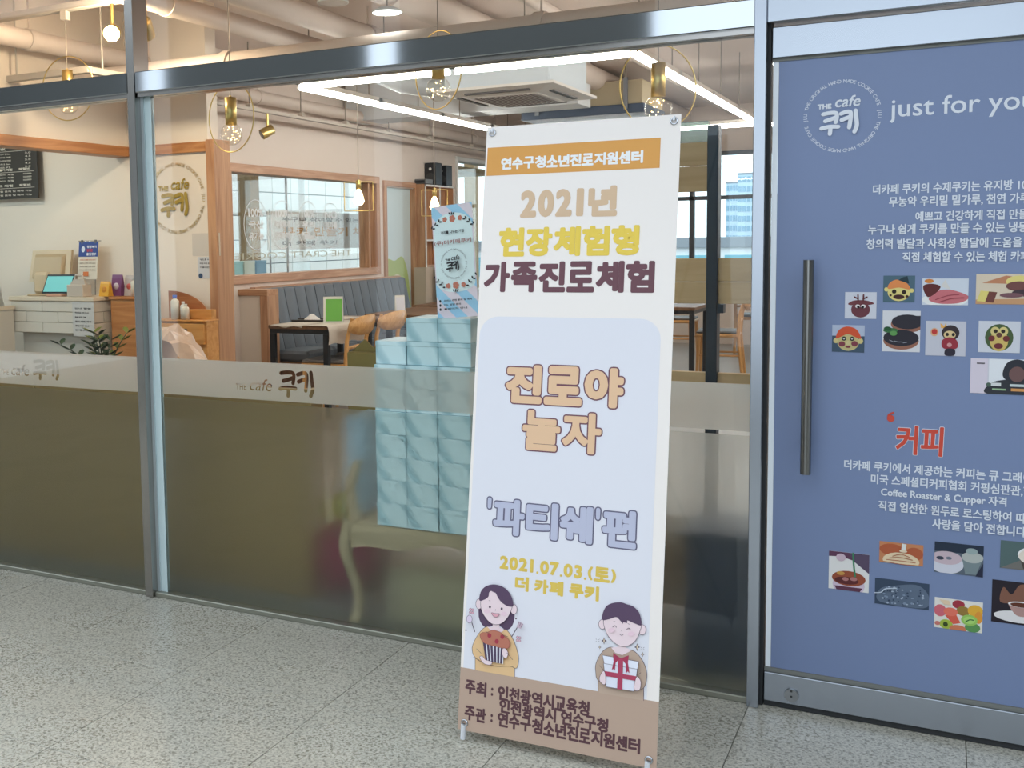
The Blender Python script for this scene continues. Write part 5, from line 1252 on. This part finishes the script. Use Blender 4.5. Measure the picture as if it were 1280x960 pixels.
# pot plant
pl = thing('potted_plant', 'dark green leafy potted plant in front of the tiled counter', 'plant', (-4.78, 1.95, 0))
MB().lathe([(.001, 0), (.10, 0), (.13, .30), (.14, .45), (.12, .45), (.11, .40), (.001, .40)], (0, 0, 0), 18).build('pot', mat('pot_grey', (150, 146, 140), .6), pl, False)
LG = mat('leaf_green', (44, 66, 44), .35); LG2 = mat('leaf_lime', (112, 122, 50), .4)
rnd = random.Random(4)
for s_ in range(7):
    az = rnd.uniform(0, 2 * PI); ln = rnd.uniform(.40, .50); tilt = rnd.uniform(.25, .55) if s_ else .9
    if s_ == 0: az = PI; ln = .46
    pts = [Vector((math.cos(az) * tilt * ln * t * t * .9, math.sin(az) * tilt * ln * t * t * .7, .40 + ln * (t - .25 * tilt * t * t))) for t in [k / 8 for k in range(9)]]
    MB().tube(pts, [.006 - .0004 * k for k in range(9)], 6).build('stem', LG, pl, False)
    for k in range(3, 9):
        for sd in (-1, 1):
            p = pts[k]; d = Vector((math.cos(az + sd * 1.1), math.sin(az + sd * 1.1), .5)).normalized(); L_ = .085; sdv = d.cross(Vector((0, 0, 1))).normalized() * .018
            up = Vector((0, 0, .006))
            MB().add([p, p + d * L_ * .35 + sdv + up, p + d * L_ * .7 + sdv * .9 + up, p + d * L_, p + d * L_ * .7 - sdv * .9 + up, p + d * L_ * .35 - sdv + up, p + d * L_ * .5 - up], [(0, 6, 1), (1, 6, 2), (2, 6, 3), (3, 6, 4), (4, 6, 5), (5, 6, 0)], True).build('leaf', LG2 if s_ in (2, 5) else LG, pl, False)

# ================================================================== CEILING: PIPES, LIGHTS, AIR CONDITIONER
PIPE = mat('painted_pipe', (214, 200, 190), .6)
def pipe(label, a, b, r, collars=()):
    t = thing('ceiling_pipe', label, 'pipe', a)
    a, b = Vector(a), Vector(b); MB().cyl(a, b, r, 20).build('tube', PIPE, t)
    for f in collars:
        p = a.lerp(b, f); d = (b - a).normalized() * .03; MB().cyl(p - d, p + d, r * 1.12, 20).build('collar', PIPE, t)
        MB().cyl(p, Vector((p.x, p.y, CH)), .006, 6).build('hanger', PIPE, t)
pipe('thick painted pipe running across the ceiling parallel to the glass', (-5.1, 2.2, 2.475), (2.9, 2.2, 2.475), .10, (.15, .4, .62, .85))
pipe('thick painted pipe running into the room above the gold logo', (-4.03, .3, 2.80), (-4.03, 10.9, 2.80), .065, (.14, .35, .6))
pipe('second painted pipe beside the one above the gold logo', (-3.62, .3, 2.84), (-3.62, 10.9, 2.84), .075, (.10, .3, .6))
pipe('wide painted duct running into the room behind the round downlights', (-3.02, .3, 2.93), (-3.02, 10.9, 2.93), .105, (.22, .5))
pipe('slim painted pipe running into the room beside the wide duct', (-2.42, .3, 2.95), (-2.42, 10.9, 2.95), .04, (.2, .4))
pipe('painted pipe along the top of the booth wall', (-5.25, 2.9, 2.66), (-5.25, 10.9, 2.66), .055, (.2, .5, .8))

zz_ = 1.4 + (aZ(50, 53, 2.4).z - 1.4) * (-4.97 / aZ(50, 53, 2.4).x)
pipe('painted pipe running above the counter header towards the logo wall', (-4.97, .3, zz_), (-4.97, 2.68, zz_), .06, (.55,))

BRASS = mat('brass', (222, 196, 128), .36, 1.0); WIRE = mat('cord_grey', (150, 140, 128), .6)
BULB = clear_glass('bulb_glass', (.97, .96, .93), 1.35)
SPARK = lit('filament', (255, 214, 150), 14)
railm = mat('rail_grey', (196, 188, 178), .5)
rl = thing('light_rail', 'pale grey lighting rail across the ceiling just inside the glass', 'rail', (-3, 1.5, 2.78))
B((-6.6, 1.47, 2.775), (2.5, 1.53, 2.815), .003).build('rail', railm, rl)
for x in (-6, -4.2, -2.6, -1, 1): MB().cyl((x, 1.5, 2.815), (x, 1.5, CH), .008, 8).build('hanger', railm, rl)
def ring_pendant(x, y, ztop, rz, label, zr=2.775):
    t = thing('ring_pendant', label, 'pendant light', (x, y, ztop), rz, 'brass ring pendants on the front rail')
    R_ = .185
    MB().cyl((0, 0, .0), (0, 0, zr - ztop), .0022, 6).build('cord', WIRE, t, False)
    B((-.02, -.02, zr - ztop - .05), (.02, .02, zr - ztop)).build('rail_adapter', railm, t, False)
    MB().lathe([(.004, .012), (.006, .0), (.031, 0), (.031, -.145), (.027, -.145), (.001, -.14)], (0, 0, 0), 18).build('socket', BRASS, t, False)
    MB().tube([(R_ * math.cos(k * PI / 24), 0, -.105 + R_ * math.sin(k * PI / 24)) for k in range(48)], .0032, 8, closed=True).build('ring', BRASS, t, False)
    bb_ = MB().sphere((0, 0, -.195), .060, 18).build('bulb', BULB, t, False)
    rnd = random.Random(int(abs(x) * 100)); mb = MB()
    for k in range(22):
        v = Vector((rnd.gauss(0, 1), rnd.gauss(0, 1), rnd.gauss(0, 1))).normalized() * rnd.uniform(.025, .052); mb.sphere(v + Vector((0, 0, -.195)), .0026, 5)
    o = mb.build('fairy_lights', SPARK, bb_, False); o['kind'] = 'stuff'
r1 = aY(288, 122, 1.5)
ring_pendant(aY(84, 88, 1.5).x, 1.5, aY(84, 88, 1.5).z, .1, 'brass ring pendant with globe bulb above the counter header')
ring_pendant(r1.x, 1.5, r1.z, -.25, 'brass ring pendant with globe bulb beside the gold logo')
ring_pendant(aY(547, 46, 1.5).x, 1.5, aY(547, 60, 1.5).z, -.5, 'brass ring pendant with globe bulb below the transom beside the light frame')
ring_pendant(aY(823, 79, 1.5).x, 1.5, aY(823, 79, 1.5).z, .75, 'brass ring pendant with globe bulb above the corner of the tall banner')
def cage_pendant(px_, py_, Yv, label):
    p = aY(px_, py_, Yv); t = thing('cage_pendant', label, 'pendant light', p, .5, 'square wire pendants above the booth tables')
    MB().cyl((0, 0, 0), (0, 0, CH - p.z), .003, 6).build('cord', WIRE, t, False)
    MB().lathe([(.004, .01), (.022, 0), (.022, -.07), (.001, -.07)], (0, 0, 0), 14).build('socket', BRASS, t, False)
    MB().lathe([(.012, -.07), (.03, -.10), (.048, -.17), (.03, -.20), (.001, -.205)], (0, 0, 0), 14).build('bulb', lit('warm_bulb', (255, 226, 176), 5), t, False)
    for a_, b_ in (((-.12, 0, -.01), (.12, 0, -.01)), ((.12, 0, -.01), (.12, 0, -.25)), ((.12, 0, -.25), (-.12, 0, -.25)), ((-.12, 0, -.25), (-.12, 0, -.01))): MB().cyl(a_, b_, .004, 6).build('cage_bar', BRASS, t, False)
cage_pendant(448, 226, 4.6, 'square wire pendant with lit bulb above the near booth table'); cage_pendant(543, 236, 5.8, 'square wire pendant with lit bulb in front of the oak cabinet')

# track along the booth wall with brass spotlight
XT = -5.07
tk = thing('light_track', 'pale suspended light track along the booth wall', 'rail', (XT, 6, 2.5))
B((XT - .018, 2.86, 2.495), (XT + .018, 10.6, 2.52), .003).build('track', mat('track_cream', (214, 204, 192), .5), tk)
B((XT - .004, 2.86, 2.493), (XT + .004, 10.6, 2.496)).build('slot', mat('slot_dark', (120, 112, 104), .6), tk)
for y in (3.3, 4.1, 4.9, 5.7, 6.6, 7.6, 8.8, 10): 
    MB().cyl((XT, y, 2.55), (XT, y, CH), .005, 6).build('hanger', WIRE, tk); B((XT - .025, y - .02, 2.52), (XT + .025, y + .02, 2.55)).build('bracket', mat('track_cream', (214, 204, 192), .5), tk)
def spot(loc, aim, label, on):
    p = Vector(loc); d = Vector(aim).normalized(); t = thing('spotlight', label, 'spotlight', p)
    MB().cyl(p + Vector((0, 0, .075)), p + Vector((0, 0, -.05)), .011, 10).build('stem', BRASS, t)
    c_ = p + Vector((0, 0, -.085)); MB().tube([c_ - d * .055, c_ - d * .05, c_ + d * .06], [.02, .042, .045], 18).build('head', BRASS, t)
    MB().cyl(c_ + d * .0605, c_ + d * .063, .038, 16).build('lens', lit('spot_lens_on', (255, 220, 160), on) if on else mat('lens_off', (90, 80, 70), .2), t)
    return c_, d
spot((XT, 4.36, 2.43), (-.55, -.65, -.45), 'brass track spotlight aimed at the wall beside the window', 0)
c_, d = spot((-4.21, 1.5, 2.70), (.55, -.8, -.30), 'lit brass spotlight on the front rail glowing behind the mullion', 60)
lt = bpy.data.lights.new('spotlight_lamp', 'POINT'); lt.energy = 38; lt.color = (1, .76, .52); lt.shadow_soft_size = .05
lo = bpy.data.objects.new('spotlight_lamp', lt); COL.objects.link(lo); lo.location = c_ + d * .12
c_, d = spot((-3.97, 1.5, 2.70), (-.45, .8, -.55), 'added brass spotlight out of sight behind the mullion brightening the logo wall', 12)  # added out of sight to brighten the logo wall
lt = bpy.data.lights.new('spotlight_lamp', 'SPOT'); lt.energy = 30; lt.color = (1, .88, .70); lt.spot_size = 2.2; lt.spot_blend = .9; lt.shadow_soft_size = .05
lo = bpy.data.objects.new('spotlight_lamp', lt); COL.objects.link(lo); lo.location = c_ + d * .075; lo.rotation_euler = d.to_track_quat('-Z', 'Y').to_euler()
c_, d = spot((-5.9, 1.5, 2.70), (-.1, .75, -.65), 'added brass spotlight out of sight behind the header brightening the counter wall', 12)  # extra lamp kept out of view, added to light the counter wall
lt = bpy.data.lights.new('spotlight_lamp', 'SPOT'); lt.energy = 24; lt.color = (1, .93, .82); lt.spot_size = 2.0; lt.spot_blend = .8; lt.shadow_soft_size = .04
lo = bpy.data.objects.new('spotlight_lamp', lt); COL.objects.link(lo); lo.location = c_ + d * .075; lo.rotation_euler = d.to_track_quat('-Z', 'Y').to_euler()
# strip under the counter header lighting the wall behind the till
us = thing('under_header_strip', 'slim white strip light under the header behind the counter', 'light', (-6.3, 1.9, 2.2))
B((-7.2, 1.30, 2.20), (-5.4, 1.36, 2.23), .003).build('housing', railm, us); B((-7.15, 1.31, 2.192), (-5.45, 1.35, 2.2)).build('diffuser', lit('strip_white', (226, 248, 255), 66), us)
for x in (-7, -5.6): MB().cyl((x, 1.33, 2.23), (x, 1.33, CH), .005, 6).build('hanger', railm, us)
lr = thing('corner_rail', 'pale grey L-shaped ceiling rail above the counter header', 'rail', (-4.9, 1.5, 2.44))
B((-6.4, 1.60, 2.43), (-4.50, 1.64, 2.47), .003).build('rail', railm, lr); B((-4.54, 1.64, 2.43), (-4.50, 2.68, 2.47), .003).build('rail', railm, lr)
for x, y in ((-5.1, 1.62), (-4.52, 1.75)): MB().cyl((x, y, 2.47), (x, y, CH), .006, 6).build('hanger', railm, lr)

# rectangular frame of LED tubes
LZ = 2.5
TUBE = lit('led_tube', (255, 250, 244), LED_POWER)
HS = mat('led_housing', (214, 206, 196), .5)
def led_frame(label, LX0, LX1, LY0, LY1):
    lf = thing('led_frame', label, 'ceiling light', ((LX0 + LX1) / 2, (LY0 + LY1) / 2, LZ))
    def led(a, b):
        a, b = Vector(a), Vector(b); d = (b - a).normalized(); lo = Vector((min(a.x, b.x) - .03, min(a.y, b.y) - .03, LZ + .02)); hi = Vector((max(a.x, b.x) + .03, max(a.y, b.y) + .03, LZ + .055))
        B(lo, hi, .003).build('housing', HS, lf); MB().cyl(a + d * .02, b - d * .02, .019, 14).build('tube', TUBE, lf)
    xm = (LX0 + LX1) / 2; ny = round((LY1 - LY0) / 1.2); dy = (LY1 - LY0) / ny
    for Y in (LY0, LY1): led((LX0, Y, LZ), (xm, Y, LZ)); led((xm, Y, LZ), (LX1, Y, LZ))
    for X in (LX0, LX1):
        for k in range(ny): led((X, LY0 + k * dy, LZ), (X, LY0 + (k + 1) * dy, LZ))
        for k in range(ny + 2): MB().cyl((X, LY0 + .15 + k * .9, LZ + .055), (X, LY0 + .15 + k * .9, CH), .004, 6).build('suspension_wire', WIRE, lf)
    for x in (xm - .5, xm + .5): MB().cyl((x, LY0, LZ + .055), (x, LY0, CH), .004, 6).build('suspension_wire', WIRE, lf)
led_frame('large hanging rectangular frame of bright white LED tubes', -4.06, -1.69, 3.25, 8.05)
led_frame('added unseen frame of LED tubes behind the vinyl covered door brightening the cafe', .1, 2.5, 1.0, 8.2)  # unseen second frame, added to brighten the front of the cafe

# round downlights
def disc(px_, py_, r, on, label):
    p = aZ(px_, py_, 2.68); t = thing('dish_downlight', label, 'ceiling light', p, 0, 'round dish downlights')
    MB().lathe([(.001, .03), (r * .5, .03), (r, .008), (r, 0), (r * .96, 0)], (0, 0, 0), 24).build('shade', WHITE, t, False)
    MB().lathe([(r * .96, .001), (.001, .001)], (0, 0, 0), 24).build('diffuser', lit('disc_on', (255, 252, 246), 10) if on else PIPE, t, False)
    MB().cyl((0, 0, .03), (0, 0, CH - 2.68), .005, 8).build('rod', WIRE, t, False)
disc(484, 16, .085, True, 'lit round white downlight hanging under the ceiling duct'); disc(416, 4, .085, False, 'unlit round grey dish light beside the lit downlight')

# air conditioner cassette
ac = thing('air_conditioner', 'white four-way ceiling cassette air conditioner inside the light frame', 'air conditioner', (-3.02, 4.82, 2.5))
x0, x1, y0, y1, z = -3.50, -2.54, 4.30, 5.40, 2.5
ACW = mat('ac_white', (222, 218, 214), .4)
o1 = [(x0, y0, z + .03), (x1, y0, z + .03), (x1, y1, z + .03), (x0, y1, z + .03)]; i1 = [(x0 + .2, y0 + .22, z), (x1 - .2, y0 + .22, z), (x1 - .2, y1 - .22, z), (x0 + .2, y1 - .22, z)]
o2 = [(a, b, z + .05) for a, b, _ in o1]
mb = MB(); mb.add(o1 + i1, [(0, 4, 5, 1), (1, 5, 6, 2), (2, 6, 7, 3), (3, 7, 4, 0)]); mb.add(o1 + o2, [(0, 1, 5, 4), (1, 2, 6, 5), (2, 3, 7, 6), (3, 0, 4, 7), (4, 5, 6, 7)]); mb.build('fascia', ACW, ac)
B((x0 + .2, y0 + .22, z - .004), (x1 - .2, y1 - .22, z + .02), .004).build('grille_frame', ACW, ac)
for k in range(14): xx = x0 + .24 + k * (x1 - x0 - .48) / 13; B((xx - .008, y0 + .26, z - .008), (xx + .008, y1 - .26, z - .003)).build('grille_slat', mat('ac_grey', (150, 140, 138), .5), ac)
VG = mat('vent_dark', (84, 80, 80), .5)
B((x0 + .22, y0 + .09, z + .006), (x1 - .22, y0 + .135, z + .02)).build('vent', VG, ac); B((x0 + .22, y1 - .135, z + .006), (x1 - .22, y1 - .09, z + .02)).build('vent', VG, ac)
B((x0 + .08, y0 + .26, z + .006), (x0 + .12, y1 - .26, z + .02)).build('vent', VG, ac); B((x1 - .12, y0 + .26, z + .006), (x1 - .08, y1 - .26, z + .02)).build('vent', VG, ac)
B((x0 + .06, y0 + .08, z + .05), (x1 - .06, y1 - .08, z + .33), .01).build('body', mat('ac_body', (206, 216, 224), .45), ac)
for a, b in ((x0 + .1, y0 + .1), (x1 - .1, y0 + .1), (x0 + .1, y1 - .1), (x1 - .1, y1 - .1)): MB().cyl((a, b, z + .33), (a, b, CH), .006, 6).build('hanger', WIRE, ac)
du = thing('air_duct', 'pale insulated flexible duct joining the air conditioner from the side', 'duct', (-3.9, 4.7, 2.62))
MB().tube([(-3.98, 4.2, 2.70), (-3.85, 4.45, 2.66), (-3.7, 4.65, 2.64), (-3.515, 4.72, 2.655)], [.05, .085, .085, .07], 14).build('hose', mat('duct_grey', (196, 200, 204), .5), du); MB().tube([(-3.58, 4.70, 2.652), (-3.51, 4.722, 2.655)], .088, 14).build('collar', mat('ac_body', (206, 216, 224), .45), du)
# concrete beam and hanging unit farther back
struct(B((-5.4, 6.3, 2.62), (aY(722, 100, 6.3).x, 6.7, CH)).build('trim_9', mat('beam_white', (214, 218, 222), .7)), 'white ceiling beam behind the air conditioner')
hu = thing('hanging_unit', 'beige hanging duct box with a dark blue lower edge behind the air conditioner', 'duct', (-2.2, 7.2, 2.4))
ux0, ux1 = aY(655, 150, 7.0).x, aY(803, 150, 7.0).x; uz1 = aY(760, 106, 7.0).z; uz0 = aY(760, 132, 7.0).z; uzz = aY(760, 143.5, 7.0).z
B((ux0, 7.0, uz0), (ux1, 7.8, uz1 + .03), .005).build('body', mat('duct_beige', (196, 182, 154), .7), hu); B((ux0 - .02, 6.97, uzz), (ux1 + .02, 7.83, uz0), .005).build('lower_tray', mat('navy_tray', (74, 88, 110), .5), hu)
for x in (ux0 + .15, ux1 - .15): B((x - .02, 6.95, uz0 - .05), (x + .02, 6.97, uz1 + .05)).build('strap', mat('strap_grey', (150, 156, 164), .4, .6), hu); MB().cyl((x, 6.96, uz1), (x, 6.96, CH), .006, 6).build('hanger', WIRE, hu)

# ================================================================== OUTSIDE THE CAFE WINDOWS
st_ = struct(B((-80, 11.4, -.3), (60, 260, -.12)).build('street', mat('asphalt', (120, 122, 126), .8)), 'street outside the cafe windows')
TW = [aY(903, 228, 200).x, aY(922, 228, 200).x, aY(945, 218, 200).x, aY(910, 228, 200).z, aY(930, 218, 200).z]
def building(label, x0, x1, y, h, col, cols_, rows_, glasscol=(120, 158, 178), d=6, z0=-.12):
    t = thing('office_building', label, 'building', ((x0 + x1) / 2, y, z0))
    B((x0, y, z0), (x1, y + d, h)).build('wall', mat('facade_%d_%d' % col[:2], col, .8), t); B((x0 - .1, y - .1, h), (x1 + .1, y + d + .1, h + .3)).build('roof', mat('facade_roof', (150, 156, 164), .8), t)
    gm = mat('facade_glass_%d' % glasscol[0], glasscol, .2)
    for i in range(cols_):
        for j in range(rows_):
            a = x0 + (x1 - x0) * (i + .12) / cols_; b = x0 + (x1 - x0) * (i + .88) / cols_; c0 = z0 + (h - z0) * (j + .25) / rows_; c1 = z0 + (h - z0) * (j + .8) / rows_
            B((a, y - .06, c0), (b, y + .02, c1)).build('window', gm, t)
building('white low shop building across the street', -16, 4, 30, 1.05, (236, 238, 240), 14, 1, (130, 190, 206))
building('pale blue tall tower in the distance', TW[1], TW[2], 200, TW[4], (196, 218, 232), 4, 7, (140, 176, 200))
building('lower pale blue tower beside the tall one', TW[0], TW[1] - .4, 204, TW[3], (206, 224, 236), 4, 6, (146, 182, 204))
building('pale distant apartment block', TW[2] + .6, TW[2] + 14, 206, TW[3] - 3, (158, 190, 210), 5, 5, (146, 182, 204))
# facade, banner and shelf standing in for reflections in the interior window
fb = thing('reflection_facade', 'pale grid-panelled wall standing in for reflections in the oak framed window', 'building', (-9.6, 8, 0))
GRD = mat('grid_panel', (236, 232, 226), .5); GRD2 = mat('grid_panel_glass', (240, 242, 238), .3); JD = mat('grid_joint', (140, 146, 150), .7)
B((-9.9, 3, -.1), (-9.64, 16.6, 4.6)).build('wall', JD, fb)
rnd = random.Random(9)
for j in range(12):
    for i in range(30):
        y = 4 + i * .56; z = -.05 + j * .38
        if y > 16: continue
        B((-9.64, y, z), (-9.60, y + .545, z + .365)).build('panel', GRD2 if (i * 3 + j) % 4 == 0 else GRD, fb)
for y in (7.0, 10.2, 13.6): 
    B((-7.2, y - .09, 0), (-7.02, y + .09, 3.0), .004).build('timber_column', wood('pale_timber', (150, 122, 84), (172, 144, 106), 2), fb)
struct(B((-9.6, 2.95, -.08), (-5.6, 22, 0)).build('floor_side_room', mat('side_floor', (170, 168, 160), .6)))
struct(B((-6.3, 2.95, 2.30), (-5.6, 11, 2.36)).build('ceiling_side_room', mat('side_soffit', (190, 166, 128), .7)))
bnr = thing('fabric_banner', 'white fabric banner with printed lines standing in for reflections in the interior window', 'banner', (-7.0, 9.2, 1.2))
B((-7.0, 7.2, 1.32), (-6.99, 11.2, 1.78)).build('cloth', ink(222, 216, 214), bnr)
BQ = Plane((-6.985, 7.2, 0), (0, 1, 0), (0, 0, 1)); P = Print(BQ, .002)
P.text('누구나 참여할 수 있는', ink(120, 108, 104), .3, 1.66, 2.2, 1.72, .002).text('쿠키 만들기 체험', ink(206, 150, 84), .3, 1.48, 2.6, 1.60, .004).text('더 카페 쿠키', ink(120, 108, 104), .3, 1.37, 1.6, 1.43, .002); P.build('print', bnr)
for y in (7.25, 11.15): MB().cyl((-6.995, y, 0), (-6.995, y, 1.8), .012, 8).build('pole', CHR, bnr)
ct2 = thing('goods_shelf', 'low shelf with coloured boxes standing in for reflections in the interior window', 'shelf', (-6.55, 6.0, 0))
B((-6.72, 4.6, 0), (-6.42, 9.4, 1.02)).build('carcass', wood('pale_timber', (150, 122, 84), (172, 144, 106), 2), ct2); B((-6.74, 4.58, 1.02), (-6.40, 9.42, 1.05), .003).build('top', WHITE, ct2)
for i, cc_ in enumerate([(96, 150, 186), (222, 186, 70), (232, 232, 230), (150, 196, 200), (206, 214, 206), (120, 160, 190)]):
    t = thing('goods_box', ['blue', 'yellow', 'white', 'turquoise', 'pale green', 'slate blue'][i] + ' goods box standing on the low shelf beyond the interior window', 'box', (-6.55, 5.2 + i * .22, 1.05))
    B((-.07, -.095, 0), (.07, .095, .17), .003).build('body', ink(*cc_), t, False); B((-.072, -.097, .14), (.072, .097, .172), .003).build('lid', ink(*cc_), t, False)
for y in (5.0, 7.4):  # unseen strips added to brighten what stands beyond the interior window
    t = thing('fill_strip', ['nearer', 'farther'][y > 6] + ' added strip light out of sight under the soffit brightening the space beyond the interior window', 'light', (-5.95, y, 2.27))
    B((-5.98, y - .9, 2.27), (-5.92, y + .9, 2.298), .003).build('housing', WHITE, t); B((-5.975, y - .88, 2.262), (-5.925, y + .88, 2.27)).build('diffuser', lit('fill_strip_glow', (255, 250, 242), 40), t)
